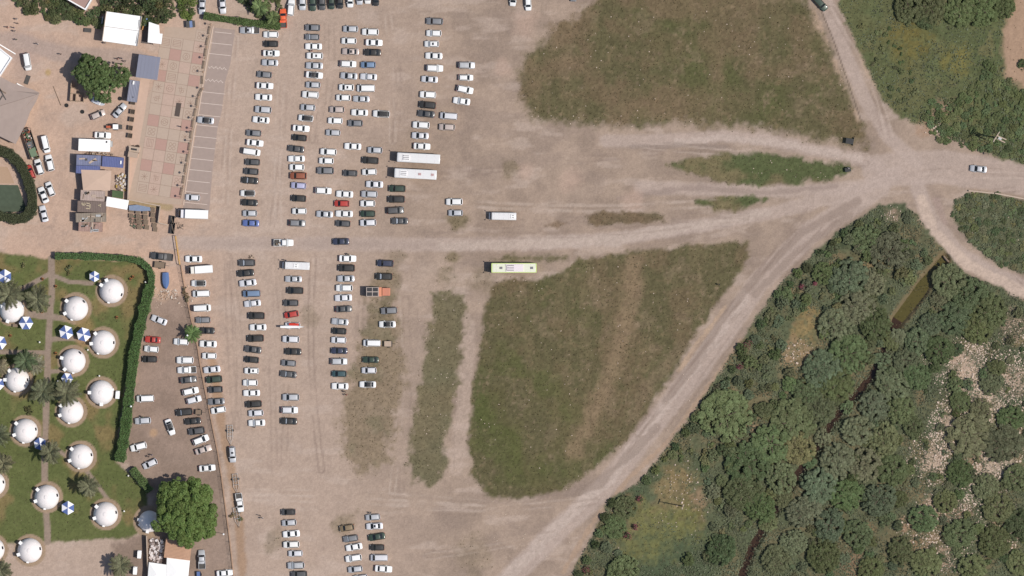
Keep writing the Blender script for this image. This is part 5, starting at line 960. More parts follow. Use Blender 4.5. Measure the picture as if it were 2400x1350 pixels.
# flat-roofed houses on the edge
def parapet_house(name, pts, h, roofm, label, wallm=WHITE, inset=.32):
    o0 = P(*pts[0]); q = [P(*p)-o0 for p in pts]; t = thing(name, label, 'house', o0); m = MB(); m.prism([(p.x,p.y) for p in q], -.05, h-.4); m.build('walls', wallm, t); c = sum(q, Vector())/len(q)
    m = MB(); m.prism([((p.x-c.x)*.99+c.x,(p.y-c.y)*.99+c.y) for p in q], h-.398, h-.36); m.build('roof', roofm, t)
    for i in range(len(q)):
        a, b = q[i], q[(i+1)%len(q)]; d = b-a; n_ = Vector((d.y,-d.x,0)).normalized(); n_ = n_ if n_.dot(c-a) > 0 else -n_; m = MB(); ce = (a+b)/2+n_*inset/2; m.box((ce.x,ce.y,h-.18+.002*i),(d.length+.01,inset,.40),math.atan2(d.y,d.x)); m.build('parapet', wallm, t)
    return t
parapet_house('flat_roofed_house', [(158,0),(202,25),(217,0),(240,-45),(170,-75),(130,-15)], 4.5, mat('brown_roof', C(176,146,136), .9), 'flat-roofed house with white parapet above the planted bank')
t = parapet_house('white_roofed_building', [(-40,85),(0,112),(30,136),(0,182),(-40,220)], 3.6, WHITE, 'white-roofed building beside the white van')
t = thing('grey_roofed_hall', 'wide grey low-pitched hall roof with a ridge seam', 'hall', P(20,260)); o0 = P(20,260); gp = [(-40,205),(2,180),(30,195),(78,210),(94,218),(86,238),(72,262),(62,290),(38,338),(-40,300)]
m = MB(); q = [P(*p)-o0 for p in gp]; m.prism([(p.x*.985,p.y*.985) for p in q], -.05, 2.9); m.build('walls', CONC, t); RF = mat('grey_felt_roof', C(176,158,148), .9, 0, .15, .10, .7, .1); ridge = [P(88,222)-o0, P(-40,262)-o0]
for up in (0,1):
    idx = [0,1,2,3,4] if up else [4,5,6,7,8,9]; pl_ = [q[i] for i in idx]; a_, b_ = ridge
    pts = ([Vector((p.x,p.y,2.95)) for p in pl_]+[Vector((a_.x,a_.y,3.5)),Vector((b_.x,b_.y,3.5))]) if up else ([Vector((p.x,p.y,2.95)) for p in pl_]+[Vector((b_.x,b_.y,3.48)),Vector((a_.x,a_.y,3.48))])
    m = MB(); cen = sum(pts, Vector())/len(pts)
    for i in range(len(pts)):
        A, B = pts[i], pts[(i+1)%len(pts)]; m.poly([A,B,cen] if (B-A).cross(cen-A).z > 0 else [B,A,cen])
    m.build('roof_slope', RF, t)
m = MB(); a_, b_ = ridge; m.bar((a_.x,a_.y,3.5),(b_.x,b_.y,3.5),.05); m.build('ridge_cap', mat('ridge_dark', C(140,122,112), .8), t)
for i, (x, y, l, a, c) in enumerate(((10,225,4.5,-62,RUST),(-2,240,4.0,58,RUST),(8,215,2.0,-30,WOOD),(48,200,2.2,-28,WHITE),(12,112,6.5,-31,WHITE),(64,187,2.4,70,RUST))):
    nm, lb = (('roof_beam','loose dark beam lying on the grey hall roof'),('roof_beam','second dark beam resting across the grey hall roof'),('roof_board','short weathered board on the grey hall roof'),('white_plank','white plank lying at the grey hall wall'),('white_rail','white rail beside the white-roofed building'),('fallen_board','dark green board lying by the grey hall'))[i]
    z = 3.2 if i < 3 else .15; m = MB(); m.box((0,0,z),(l,.28 if i != 5 else 1.1,.3 if i < 5 else .1)); m.build(nm, c, None, loc=P(x, y), rz=R(a)); tag(bpy.data.objects[-1] if False else COL.objects[-1], lb, 'beam' if i < 3 else 'rail')
# sunken green court inside the round hedge
sheet('green_court', [(-40,432),(42,434),(52,462),(64,494),(20,498),(-40,492)], .05, mat('court_mat', C(86,96,80), .9, 0, .1, .3, .9)); sheet('court_sand', [(-40,386),(18,392),(34,430),(-40,430)], .03, mat('court_sand_tan', C(186,156,130), .95))
# timber pen, junk trailer, rubble
t = thing('timber_pen', 'open timber pen of three stalls beside the shade tree', 'pen', P(181,215), R(-4))
for x0, y0, x1, y1 in ((-1.7,-2.6,-1.7,2.8),(-1.7,-2.6,1.9,-2.6),(1.9,-2.6,1.9,-.6),(-1.7,-.6,1.9,-.6),(-.2,-2.6,-.2,-.6),(-1.7,.9,-.4,.9),(-.4,.9,-.4,2.8)):
    d = Vector((x1-x0,y1-y0,0)); m = MB(); m.box(((x0+x1)/2,(y0+y1)/2,.65),(d.length+.12,.14,1.3),math.atan2(d.y,d.x)); m.build('board_wall', mat('pen_boards', C(190,166,142), .9, 0, .1, .2, 3), t)
def heap(name, x, y, wpx, dpx, tilt, n, cols, label, hmax=.8, smin=.15, smax=.7, seed=1, cat='heap'):
    rs = random.Random(seed); m = MB(); ms = [tint(f'{name}_{i}_{seed}', *c) for i, c in enumerate(cols)]
    for i in range(n):
        s = rs.uniform(smin, smax); m.box((rs.uniform(-.5,.5)*wpx*S, rs.uniform(-.5,.5)*dpx*S, rs.uniform(.1,hmax)*.6),(s*rs.uniform(.6,1.8),s,s*rs.uniform(.3,.8)),rs.random()*3,rs.randrange(len(ms)),rs.uniform(.7,1))
    o = m.build(name, ms, None, loc=P(x, y), rz=R(-tilt)); tag(o, label, cat, kind='stuff'); return o
heap('scrap_heap',285,427,26,38,4,150,[(205,190,180),(120,104,96),(190,160,90),(160,140,128),(230,222,214)],'mixed scrap heap beside the tan awning',.9,.15,.6,1)
heap('rubble_heap',367,1293,30,56,4,230,[(236,228,226),(170,155,150),(120,104,98),(214,200,196)],'heap of pale rubbish and boards beside the tents',1.0,.2,.7,2)
heap('yard_debris',395,690,44,22,0,80,[(200,176,156),(150,124,106),(220,206,192)],'scattered rubble at the head of the yard',.3,.1,.4,3)
heap('scrap_heap',322,520,34,30,0,110,[(150,130,112),(176,136,120),(110,96,84),(96,110,90)],'scrap and planks between the shack and pallets',.6,.15,.6,4)
heap('scrap_strip',232,360,70,6,2,60,[(150,128,110),(200,186,172),(110,92,80)],'strip of scrap between white and blue containers',.5,.1,.4,5)
heap('scrap_strip',318,350,14,16,0,40,[(80,66,56),(120,100,84)],'dark scrap beside the plaza steps',.5,.2,.6,6)
heap('debris_patch',418,530,22,14,0,40,[(190,164,144),(120,104,94)],'loose planks and stones near the yellow gate',.2,.1,.5,7)
heap('debris_patch',590,601,12,6,0,14,[(200,178,158),(110,94,82)],'small pile of stones at the road edge',.3,.1,.4,8)
t = thing('junk_trailer', 'long junk-filled trailer with green tarpaulin beside the grey hall', 'trailer', P(72,337), R(-72)); m = MB(); m.box((0,0,.7),(8.2,2.4,.2)); m.build('deck', RUST, t)
for s in (-1,1): m = MB(); m.box((0,s*1.2,1.15),(8.2,.08,.8)); m.build('side_panel', WOOD, t); m = MB(); m.box((s*4.1,0,1.15),(.08,2.4,.8)); m.build('end_panel', WOOD, t)
for s in (-1,1):
    for xx in (-2.4,-1.4,2.2): link('wheel', WH5, t, (xx, s*1.05, .5))
m = MB(); m.prism([(1.4,-1.0),(3.6,-.9),(3.5,.8),(1.2,.9)], 1.2, 1.65); m.build('green_tarpaulin', mat('sage_tarp', C(118,136,108), .8), t); m = MB(); m.prism([(-.6,-1.0),(1.0,-.9),(1.1,.3),(-.5,.4)], 1.2, 1.5); m.build('grey_tarpaulin', mat('slate_tarp', C(110,112,112), .8), t)
rj = random.Random(9)
for i in range(46): m = MB(); m.box((rj.uniform(-3.9,3.9),rj.uniform(-1,1),1.1+rj.uniform(0,.3)),(rj.uniform(.2,.8),rj.uniform(.2,.5),rj.uniform(.2,.5)),rj.random()*3); m.build('junk_piece', [tint('junk_a',200,160,140),tint('junk_b',120,90,70),tint('junk_c',214,206,196),tint('junk_d',110,130,100),tint('junk_e',160,90,70)][i%5], t)
# pallets
pm = MB()
for i in range(7): pm.box((0,-.5+.167*i,.13),(1.2,.12,.025))
for s in (-.5,0,.5): pm.box((s,0,.065),(.1,1.1,.10))
PAL = pm.mesh('pallet', WOOD)
rp = random.Random(6)
for cx, cy, n in ((308,493,3),(307,506,4),(312,520,2),(323,496,5),(324,508,5),(325,520,5),(326,532,4),(340,497,6),(341,509,6),(342,521,6),(344,533,5),(358,492,6),(358,504,6),(360,516,3),(362,528,3),(364,538,3)):
    for k in range(n):
        o = link('timber_pallet', PAL, None, P(cx+rp.uniform(-.6,.6), cy+rp.uniform(-.6,.6), .145*k), R(-5)+rp.uniform(-.06,.06)); tag(o, 'weathered timber pallet in the stacks beside the blue tarpaulin', 'pallet', 'stacked timber pallets')
o = sheet('blue_tarpaulin', [(302,482),(322,480),(352,486),(353,494),(330,495),(303,493)], .95, mat('tarp_blue', C(134,148,172), .7, 0, .3, .2, 2), None, None, .9); tag(o, 'crumpled blue tarpaulin over goods beside the pallets', 'tarpaulin')
t = thing('corner_wall', 'low concrete wall enclosing the pallet yard', 'wall', P(302,470)); o0 = P(302,470)
for a, b in (((302,468),(376,483)),((376,483),(371,522)),((371,522),(395,528)),((304,345),(300,470))):
    A, B = P(*a)-o0, P(*b)-o0; d = B-A; m = MB(); m.box(((A.x+B.x)/2,(A.y+B.y)/2,.75),(d.length,.26,1.5),math.atan2(d.y,d.x)); m.build('wall_run', CONC, t)
t = thing('plaza_steps', 'square concrete entrance block with dark opening on the plaza wall', 'steps', P(314,350), TH)
m = MB(); m.box((0,0,.35),(3.0,1.4,.7)); m.build('block', CONC, t); m = MB(); m.box((0,.0,.72),(1.6,.5,.06)); m.build('opening', BLACK, t); m = MB(); m.box((0,-1.5,.9),(2.6,1.4,1.8)); m.build('landing', PAVE, t)
for i, (x, y) in enumerate(((312,240),(311,262),(309,280),(306,300),(305,318))):
    t = thing('timber_planter', f'boxy timber planter, {ORD[i]} from the blue-grey container along the wall', 'planter', P(x, y), TH, 'planters along the plaza wall')
    for s in (-1,1): m = MB(); m.box((s*.55,0,.5),(.1,1.3,1.0)); m.build('side_board', WOOD, t); m = MB(); m.box((0,s*.6,.5),(1.0,.1,1.0)); m.build('end_board', WOOD, t)
    m = MB(); m.box((0,0,.55),(1.0,1.1,.5)); m.build('soil', mat('planter_soil', (.06,.045,.035), .95), t)
t = thing('steel_skip', 'dark skip with a blue tarpaulin under the hedge end', 'skip', P(447,57), R(5)); m = MB(); m.loft([[(-1.0,-.7,0),(1.0,-.7,0),(1.0,.7,0),(-1.0,.7,0)],[(-1.2,-.9,1.2),(1.2,-.9,1.2),(1.2,.9,1.2),(-1.2,.9,1.2)]]); m.build('bin', RUST, t); m = MB(); m.box((.1,0,1.24),(.75,1.75,.10)); m.build('tarpaulin', mat('skip_blue', C(120,140,180), .7), t)
for x, y, l, lb in ((404,516,20,'black steel crate at the road end of the plaza wall'),(405,535,26,'black steel frame crate nearest the yellow gate')):
    t = thing('steel_crate', lb, 'crate', P(x, y), R(-8)); 
    for s in (-1,1): m = MB(); m.box((s*.5,0,.5),(.08,l*S,1.0)); m.build('side_panel', RUST, t); m = MB(); m.box((0,s*l*S/2,.5),(1.0,.08,1.0)); m.build('end_panel', RUST, t)
    m = MB(); m.box((0,0,.06),(1.0,l*S,.1)); m.build('floor', BLACK, t); m = MB(); m.box((0,0,.95),(.12,l*S*.8,.08),.4); m.build('brace', WOOD, t)
# junction furniture
def wheelie(x, y, s, label, a=0):
    t = thing('waste_skip', label, 'skip', P(x, y), R(a)); m = MB(); m.loft([[(-.9*s,-.6*s,.1),(.9*s,-.6*s,.1),(.9*s,.6*s,.1),(-.9*s,.6*s,.1)],[(-1.05*s,-.75*s,1.3*s),(1.05*s,-.75*s,1.3*s),(1.05*s,.75*s,1.3*s),(-1.05*s,.75*s,1.3*s)]]); m.build('bin', mat('skip_green', (.012,.03,.018), .5), t); m = MB(); m.box((0,0,1.33*s),(2.0*s,1.4*s,.05)); m.build('lid', BLACK, t)
    for sx in (-1,1):
        for sy in (-1,1): m = MB(); m.bar((sx*.7*s,sy*.5*s-.04,.1),(sx*.7*s,sy*.5*s+.04,.1),.1,8); m.build('castor', TYRE, t)
wheelie(1991,331,1.0,'dark green waste skip at the tip of the big dry field',-8); wheelie(1987,398,.75,'small dark waste skip at the tip of the grassy island',10)
for x, y, lb in ((2001,332,'low timber rail beside the dark green skip'),): m = MB(); m.box((0,0,.5),(.12,2.2,.9)); m.build('timber_rail', WOOD, None, loc=P(x, y), rz=R(-10)); tag(COL.objects[-1], lb, 'rail')
def pole(x, y, h, label, arms):
    t = thing('utility_pole', label, 'utility pole', P(x, y)); m = MB(); m.bar((0,0,-.1),(0,0,h),.17,8,0,.11); m.build('mast', WOOD, t)
    for i, (a, l, z) in enumerate(arms):
        m = MB(); m.box((0,0,z),(l,.24,.16),R(a)); cr = m.build('crossarm', CONC, t)
        for s in (-1,0,1): q = MB(); q.lathe([(.05,z+.07),(.07,z+.15),(.04,z+.28)],8,0,(math.cos(R(a))*l*.45*s,math.sin(R(a))*l*.45*s)); q.build('insulator', mat('insulator_white',(.6,.6,.6),.3), cr)
    return t
t = pole(2331,322,10.5,'timber power pole with platform in the cane bed',((58,3.2,10.3),(58,2.4,9.5)))
for s in (-1,1): m = MB(); m.box((1.3+s*.15,-.55+s*.38,8.2),(2.8,.26,.2),R(-24)); m.build('platform_beam', CONC, t)
m = MB(); m.box((1.0,-.45,8.6),(.9,.6,.7),R(-24)); m.build('transformer', STEEL, t)
pole(1599,1186,10.0,'slim power pole on the grassy clearing',((70,1.4,9.7),))
def lamp_pole(x, y, h, label):
    t = thing('street_lamp', label, 'street lamp', P(x, y)); m = MB(); m.bar((0,0,-.05),(0,0,h),.07,8,0,.05); m.build('pole', STEEL, t); m = MB(); m.lathe([(.05,h-.02),(.22,h+.05),(.26,h+.2),(.12,h+.36)],12); m.build('lamp_head', WHITE, t)
lamp_pole(525,1251,4.8,'white lamp pole beside the lower fence'); lamp_pole(440,786,3.5,'white lamp beside the small fence palm'); lamp_pole(308,952,3.0,'slim lamp pole rising from the garden hedge')
t = thing('sign_post', 'small dark road sign at the edge of the cane bed', 'sign', P(2316,361)); m = MB(); m.bar((0,0,-.05),(0,0,2.3),.04,6); m.build('post', STEEL, t); m = MB(); m.box((0,0,2.0),(.06,.7,.6)); m.build('plate', RUST, t)
t = thing('roadside_wall', 'low pale wall along the rounded roadside plot', 'wall', P(2270,448)); o0 = P(2270,448)
for a, b in (((2270,447),(2330,453)),((2332,453),(2400,466)),((2402,466),(2500,484))): A, B = P(*a)-o0, P(*b)-o0; d = B-A; m = MB(); m.box(((A.x+B.x)/2,(A.y+B.y)/2,.3),(d.length,.35,.6),math.atan2(d.y,d.x)); m.build('wall_run', CONC, t)
t = thing('culvert_head', 'stone culvert head where the stream meets the lane', 'culvert', P(2218,607), R(-50)); m = MB(); m.box((0,0,-.1),(2.0,.4,.7)); m.build('headwall', WOOD, t); m = MB(); m.box((0,-.28,-.3),(1.2,.1,.8)); m.build('opening', BLACK, t)
m = MB(); m.bar((0,0,.12),(0,5.6,.12),.09,6,0,.06); m.build('timber_pole', WOOD, None, loc=P(143,247), rz=R(22)); tag(COL.objects[-1], 'long timber pole lying on the sandy yard', 'pole')
# gate and fence
t = thing('boom_gate', 'yellow steel boom gate across the yard entrance', 'gate', P(422,622)); A, B = P(411,553)-P(422,622), P(421,620)-P(422,622)
YEL = mat('gate_yellow', C(226,172,70), .5); m = MB(); m.bar((A.x,A.y,1.35),(B.x,B.y,1.35),.10,8); m.build('boom', YEL, t); m = MB(); m.bar((A.x+.25,A.y,.7),(B.x+.25,B.y,.7),.05,6); m.build('lower_rail', YEL, t)
for q in (A, A.lerp(B,.5), B): m = MB(); m.bar((q.x+.12,q.y,-.05),(q.x+.12,q.y,1.4),.08,6); m.build('gate_post', RUST, t)
FP = [(424,622),(430,660),(438,700),(447,745),(455,775),(464,820),(470,860),(480,912),(490,960),(500,1010),(510,1060),(519,1118),(527,1180),(535,1240),(542,1300),(548,1360),(556,1440)]
t = thing('yard_fence', 'wire fence on a tan kerb between the yard and car park', 'fence', P(*FP[0])); o0 = P(*FP[0]); KB = mat('fence_kerb', C(190,154,126), .9)
WIRE = mat('fence_wire', (.12,.10,.085), .6, .3); pmsh = MB(); pmsh.bar((0,0,-.1),(0,0,1.75),.05,6); pmsh = pmsh.mesh('fence_post', RUST)
for i in range(len(FP)-1):
    A, B = P(*FP[i])-o0, P(*FP[i+1])-o0; d = B-A; m = MB(); m.box(((A.x+B.x)/2,(A.y+B.y)/2,.12),(d.length,.30,.24),math.atan2(d.y,d.x)); m.build('kerb', KB, t)
    for z in (.55,1.1,1.7): m = MB(); m.bar((A.x,A.y,z),(B.x,B.y,z),.022,4); m.build('rail', WIRE, t)
    m = MB(); n_ = int(d.length/.22)
    for k in range(n_): q = A.lerp(B,k/n_); m.bar((q.x,q.y,.24),(q.x,q.y,1.68),.010,3)
    o = m.build('wire_mesh', WIRE, t); o['kind'] = 'stuff'
    for k in range(2): q = A.lerp(B,k/2); link('fence_post', pmsh, t, (q.x,q.y,0))
boat_trailer(556,1210,-80,'weed-grown boat trailer frame below the white pickup')
plant(545,1207,8,'dry','dry weed clump beside the old trailer frame',None,'weed_clump','weeds',h=.8)
plant(563,1216,7,'olive','small weed clump growing through the trailer frame',None,'weed_clump','weeds',h=.6)
for x, y, r in ((434,688,9),(438,700,8),(432,676,6)): plant(x, y, r, 'dry', 'dry brushwood heap against the fence above the yard', 'dry brush against the fence', 'dry_brush', 'brush', h=.9)
# tents at the foot
t = thing('tan_slatted_roof', 'tan slatted shelter roof under the broad tree', 'shelter', P(418,1288), R(-7))
for i in range(14): m = MB(); m.box((0,-2.3+.36*i,2.75),(7.0,.31,.06)); m.build('roof_board', mat('tan_board', C(206,164,136), .85, 0, .2, .12, 2), t)
for sx in (-1,1):
    for sy in (-1,1): m = MB(); m.bar((sx*3.2,sy*2.0,-.02),(sx*3.2,sy*2.0,2.73),.07,6); m.build('post', WOOD, t)
awning('white_tent', [(350,1317),(392,1323),(388,1372),(346,1368)], [2.6,2.6,2.6,2.6], MEMB, 'white tent nearest the rubbish heap', 'tent', sag=.6); awning('white_tent', [(392,1306),(446,1312),(440,1370),(389,1368)], [2.7,2.7,2.7,2.7], MEMB, 'larger white tent beside the silver pickup', 'tent', sag=.5)
t = thing('yard_wall', 'dark wall between the carts and the rubbish heap', 'wall', P(346,1310)); m = MB(); m.box((0,-.3,1.0),(.25,13.0,2.0),R(2)); m.build('wall_run', CONC, t)
for x, y, lb in ((327,1300,'white service cart beside the dark wall'),(317,1338,'white service cart beside the palm and tents'),(276,926,'white service cart beside a dome hut near the hedge')):
    t = thing('service_cart', lb, 'cart', P(x, y), R(86)); m = MB(); m.box((0,0,1.75),(1.9,1.05,.08)); m.build('roof', WHITE, t); m = MB(); m.box((.1,0,.55),(2.2,1.1,.5),0,0,.92); m.build('body', WHITE, t)
    for sx in (-1,1):
        for sy in (-1,1): link('wheel', WH25, t, (sx*.75, sy*.5, .3)); m = MB(); m.bar((sx*.8,sy*.45,.7),(sx*.8,sy*.45,1.73),.03,4); m.build('roof_post', STEEL, t)
# ---------------------------------------------------------------- dome huts and parasols
DOME = mat('dome_plaster', (.74,.69,.67), .75, 0, .2, .10, 1.3, .12)
dm = MB(); n = 36; prof = [(3.36,0),(3.34,.6),(3.18,1.2),(2.88,1.8),(2.45,2.35),(1.92,2.78),(1.30,3.08),(.72,3.22)]
secs = []
for r, z in prof: secs.append([(r*(1+(.006 if i%3 == 0 else 0))*math.cos(2*math.pi*i/n), r*(1+(.006 if i%3 == 0 else 0))*math.sin(2*math.pi*i/n), z) for i in range(n)])
dm.loft(secs); SHELL = dm.mesh('shell', DOME, True)
dm = MB(); dm.lathe([(.58,3.20),(.58,3.36),(.40,3.38),(.05,3.40)],20); CAP = dm.mesh('cap', DOME)
dm = MB(); dm.box((3.15,0,1.25),(1.1,.95,2.1),0,0,.92); VENTM = dm.mesh('porch', WHITE); dm = MB(); dm.box((3.70,0,1.0),(.06,.75,1.8)); DOORM = dm.mesh('door', mat('hut_door', (.22,.14,.09), .6)); dm = MB(); dm.box((2.92,0,1.75),(.45,.75,.5)); WINM = dm.mesh('window', GLASS)
dm = MB(); dm.box((0,0,0),(.05,.85,.05)); 
DL = ['white dome hut striped by a palm shadow','white dome hut beside two garden path bends','white dome hut nearest the hedge corner','white dome hut with a thin cable over its shell','white dome hut beside a small parasol and lamps','white dome hut below the pair of palms','white dome hut beside the white service cart','white dome hut partly under palm fronds','white dome hut half hidden by the broad leafy tree']
DA = [(160,250,20,None),(140,205,250,40),(150,115,255,-20),(130,185,245,0),(165,225,270,50),(130,180,260,0),(180,270,15,None),(150,200,260,None),(170,260,200,None)]
for i, (x, y) in enumerate(DOMES):
    lb = DL[i] if i < len(DL) else 'white dome hut on the lower garden lawn'; t = thing('dome_hut', lb, 'hut', P(x, y), 0, None if i < len(DL) else 'dome huts on the lower garden lawn'); an = DA[i] if i < len(DA) else (140,200,260,10)
    k = .98 if i != 8 else .86
    for nm, me in (('shell', SHELL), ('cap', CAP)): o = link(nm, me, t); o.scale = (k,k,k)
    for a in an[:2]: o = link('porch', VENTM, t, (0,0,0), R(a)); o.scale = (k,k,.85*k)
    link('door', DOORM, t, (0,0,0), R(an[0])).scale = (k,k,k); o = link('porch', VENTM, t, (0,0,0), R(an[2])); o.scale = (k*.95,k*.7,.6*k)
    if an[3] is not None: link('window', WINM, t, (0,0,0), R(an[3])).scale = (k,k,k)
CB = mat('canvas_blue', C(98,118,172), .85, 0, .15, .06, 2); CW = mat('canvas_white', (.84,.82,.83), .85, 0, .15, .04, 2)
def panelm(i, R0):
    m = MB(); a, b = math.pi/3*i, math.pi/3*(i+1); m.poly([(0,0,2.75),(R0*math.cos(a),R0*math.sin(a),2.15),(R0*math.cos((a+b)/2)*.865,R0*math.sin((a+b)/2)*.865,2.12),(R0*math.cos(b),R0*math.sin(b),2.15)]); return m.mesh('canopy_panel', CB if i%2 else CW)
PANB = [panelm(i, 1.95) for i in range(6)]
pb = MB(); pb.bar((0,0,0),(0,0,2.73),.035,8); PPOLE = pb.mesh('pole', WOOD); pb = MB(); pb.lathe([(.38,0),(.38,.08),(.1,.14)],14); PBASE = pb.mesh('base', CONC); pb = MB(); pb.bar((0,0,2.72),(1.9,0,2.12),.012,4); PRIB = pb.mesh('rib', WOOD); pb = MB(); pb.lathe([(.05,0),(.05,.66),(.55,.68),(.55,.73)],16); PTAB = pb.mesh('round_table', WHITE)
for x, y, k, a, lb in ((12,648,1.0,0,'blue and white parasol on the lawn above the striped dome'),(222,648,.76,0,'small parasol beside the dome hut nearest the hedge'),(62,757,.99,30,'parasol touching the dome with the palm shadow'),(156,779,1.0,12,'outer of two parasols side by side'),(197,784,1.0,14,'inner of two parasols, touching the cabled dome'),(0,803,1.0,20,'parasol half outside the garden beside the cross path'),(158,887,.82,24,'small parasol below the dome with garden lamps'),(-4,900,.9,15,'parasol beside the dome below the palm pair'),(95,1040,.9,10,'parasol on the lower lawn beside a palm'),(160,1190,.95,0,'parasol on the lower lawn beside a path')):
    t = thing('parasol', lb, 'parasol', P(x, y), R(a+30)); t.scale = (k,k,1)
    for i in range(6): link('canopy_panel', PANB[i], t); link('rib', PRIB, t, (0,0,-.02), math.pi/3*i)
    link('pole', PPOLE, t); link('base', PBASE, t)
pt = MB(); pt.lathe([(.22,0),(.34,.45),(.38,.5),(.3,.5),(.28,.42)],14); POT = pt.mesh('pot', mat('terracotta', C(186,110,70), .8))
pt = MB(); pt.lathe([(.05,0),(.05,.5),(.10,.52),(.22,.66),(.24,.8),(.12,.98)],14); GLB = pt.mesh('garden_lamp', mat('globe_white', (.82,.8,.76), .3))
for x, y in ((100,654),(48,674),(131,671),(99,731),(274,744),(306,654),(312,649),(131,828),(25,787)):
    t = thing('terracotta_pot', 'terracotta pot with a small plant on the garden lawn', 'pot', P(x, y), 0, 'terracotta pots on the garden lawn'); link('pot', POT, t); o = link('plant', SM[0], t, (0,0,.4), color=gcol('mid')); o.scale = (.32,.32,.5)
for x, y in ((341,661),(136,893),(178,897),(93,802),(233,881),(291,1198),(301,1115),(206,820)):
    tag(link('garden_lamp', GLB, None, P(x, y)), 'white globe garden lamp standing on the lawn', 'lamp', 'globe lamps in the dome garden')
for x, y, r in ((54,622,7),(162,628,8),(160,640,6),(14,846,14),(70,962,10),(60,958,6)): plant(x, y, r, 'olive', 'small shrub planted on the dome garden lawn', 'small shrubs on the garden lawn', 'garden_shrub', 'shrub')
t = thing('garden_table', 'small timber table beside the striped dome hut', 'table', P(36,763)); m = MB(); m.box((0,0,.72),(1.3,.8,.06)); m.build('top', WOOD, t)
for sx in (-1,1):
    for sy in (-1,1): m = MB(); m.box((sx*.55,sy*.3,.35),(.08,.08,.7)); m.build('leg', WOOD, t)
# ---------------------------------------------------------------- people
def body_mesh(pose):
    V_ = [(0,0,.95),(0,0,1.15),(0,0,1.38),(0,0,1.50),(.02,0,1.62),(.03,0,1.72)]; Rr = [.15,.15,.16,.065,.10,.085]; E = [(0,1),(1,2),(2,3),(3,4),(4,5)]
    st = {'walk':.26,'stand':.04}[pose]
    for s in (-1,1):
        f = st*s; b = len(V_); V_ += [(0,s*.10,.90),(f*.55,s*.11,.50),(f*.9-(.10 if f < 0 else 0),s*.11,.09),(f*.9+.15-(.10 if f < 0 else 0),s*.12,.05)]; Rr += [.095,.065,.045,.04]; E += [(0,b),(b,b+1),(b+1,b+2),(b+2,b+3)]
        b = len(V_); V_ += [(0,s*.20,1.40),(-f*.5,s*.25,1.12),(-f*.6+.10,s*.24,.88),(-f*.6+.14,s*.24,.78)]; Rr += [.062,.047,.036,.034]; E += [(2,b),(b,b+1),(b+1,b+2),(b+2,b+3)]
    me = bpy.data.meshes.new('body_'+pose); me.from_pydata(V_, E, []); o = bpy.data.objects.new('tmp', me); COL.objects.link(o)
    sk = o.modifiers.new('s','SKIN'); 
    for i, r in enumerate(Rr): me.skin_vertices[0].data[i].radius = (r, r)
    me.skin_vertices[0].data[0].use_root = True; ss = o.modifiers.new('u','SUBSURF'); ss.levels = 1; ss.render_levels = 1
    dg = bpy.context.evaluated_depsgraph_get(); ev = bpy.data.meshes.new_from_object(o.evaluated_get(dg)); bpy.data.objects.remove(o); ev.name = 'body'
    return ev
BOD = [body_mesh('walk'), body_mesh('stand')]
SKIN = mat('skin', (.42,.26,.19), .6)
for b in BOD:
    b.materials.clear(); b.materials.append(SKIN); b.materials.append(CLOTH); b.materials.append(mat('trousers', (.045,.05,.07), .9))
    for p in b.polygons:
        c = p.center; p.use_smooth = True; p.material_index = 2 if c.z < .98 and abs(c.y) < .22 and c.z > .12 else (1 if c.z < 1.47 and (abs(c.y) < .22 or c.z > 1.12) and c.z >= .98 else 0)
hm_ = MB(); hm_.lathe([(.115,1.64),(.122,1.70),(.105,1.78),(.06,1.825),(.02,1.83)],12,0,(-.01,0)); HAIR = hm_.mesh('hair', mat('dark_hair', (.03,.022,.018), .7), True)
def person(x, y, col, pose, heading, label, group=None):
    t = thing('person', label, 'person', P(x, y), R(heading), group); link('body', BOD[pose], t, color=col); link('hair', HAIR, t)
rq = random.Random(12); SH = [((.7,.68,.66),'white'),((.05,.05,.06),'dark'),((.4,.06,.05),'red'),((.10,.16,.3),'blue'),((.35,.33,.3),'grey'),((.1,.2,.12),'green')]
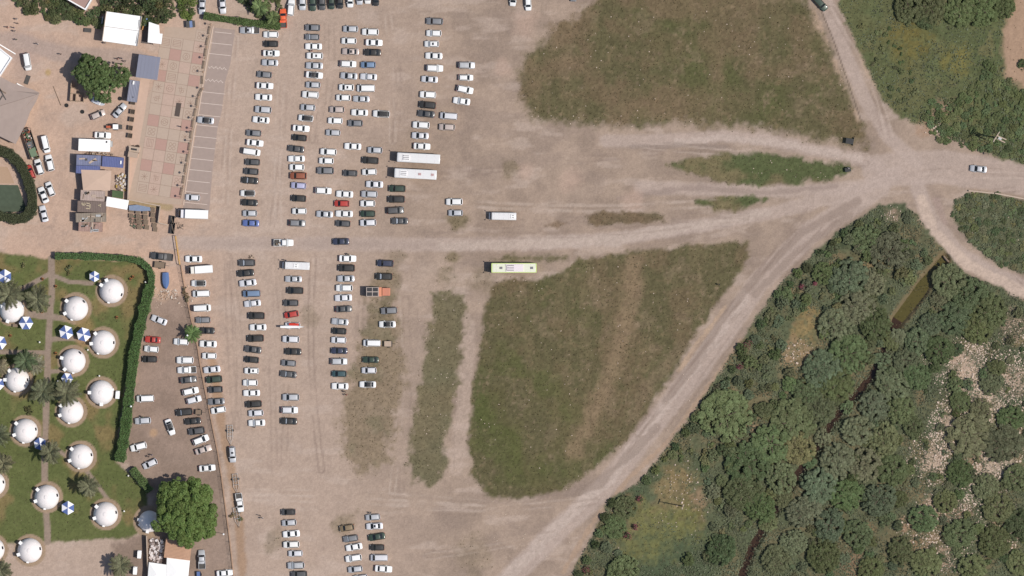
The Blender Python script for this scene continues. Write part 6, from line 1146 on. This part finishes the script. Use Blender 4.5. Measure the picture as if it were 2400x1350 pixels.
wk = [(40,45),(42,55),(18,64),(33,65),(35,73),(39,93),(88,103),(143,127),(276,138),(286,137),(294,144),(284,150)]
for i, (x, y) in enumerate(wk): c, nm = SH[i%6]; person(x, y, c, i%2, rq.uniform(0,360), (f'person in {nm} top walking on the sandy track by the bank' if x < 200 else f'person in {nm} top standing beside the shade tree'), ('people walking on the sandy track' if x < 200 else 'people beside the shade tree'))
for x, y, i, lb in ((424,297,1,'person in dark top crossing the plaza slabs'),(444,310,4,'person in grey top beside the plaza benches'),(670,610,3,'person in blue top beside the minibus door'),(817,596,5,'person in green top at the first car below the road'),(809,918,1,'person in dark top behind the last white saloon'),(812,925,2,'person in red top behind the last white saloon'),(869,1202,4,'person in grey top at the open silver hatchback'),(610,1208,1,'person in dark top walking on the bare lower ground'),(615,1214,0,'person in white top walking on the bare lower ground'),(349,1070,1,'person in dark top beside the slanted pale hatchback'),(356,1066,3,'person in blue top beside the slanted pale hatchback'),(334,977,5,'person in green top beside the silver estate at the hedge'),(598,1001,4,'person in grey top behind the last white saloon of the second row'),(327,1059,0,'person in white top beside the slanted white estate'),(1686,667,1,'person in dark top standing on the dry south field'),(1988,394,0,'person in white top beside the small waste skip'),(731,119,2,'person in red top between two white cars'),(247,101,4,'person in grey top at the pavilion corner'),(358,103,1,'person in dark top below the shade sail')):
    c, nm = SH[i]; person(x, y, c, i%2, rq.uniform(0,360), lb)
m = MB(); m.lathe([(.5,0),(.55,.12),(.5,.22),(.3,.22),(.28,.1)],16); TY_ = m.mesh('old_tyre', TYRE)
for x, y in ((281,231),(193,262),(156,247)): tag(link('old_tyre', TY_, None, P(x, y)), 'old tyre lying on the sandy yard', 'tyre', 'old tyres on the sandy yard')
t = thing('low_table', 'dark low table on the sand left of the pavilion', 'table', P(206,71), R(-4)); m = MB(); m.box((0,0,.5),(1.9,1.1,.08)); m.build('top', RUST, t)
for sx in (-1,1):
    for sy in (-1,1): m = MB(); m.box((sx*.8,sy*.45,.23),(.1,.1,.46)); m.build('leg', RUST, t)
m = MB(); m.box((0,0,.006),(.0,.0,.0)) if False else None
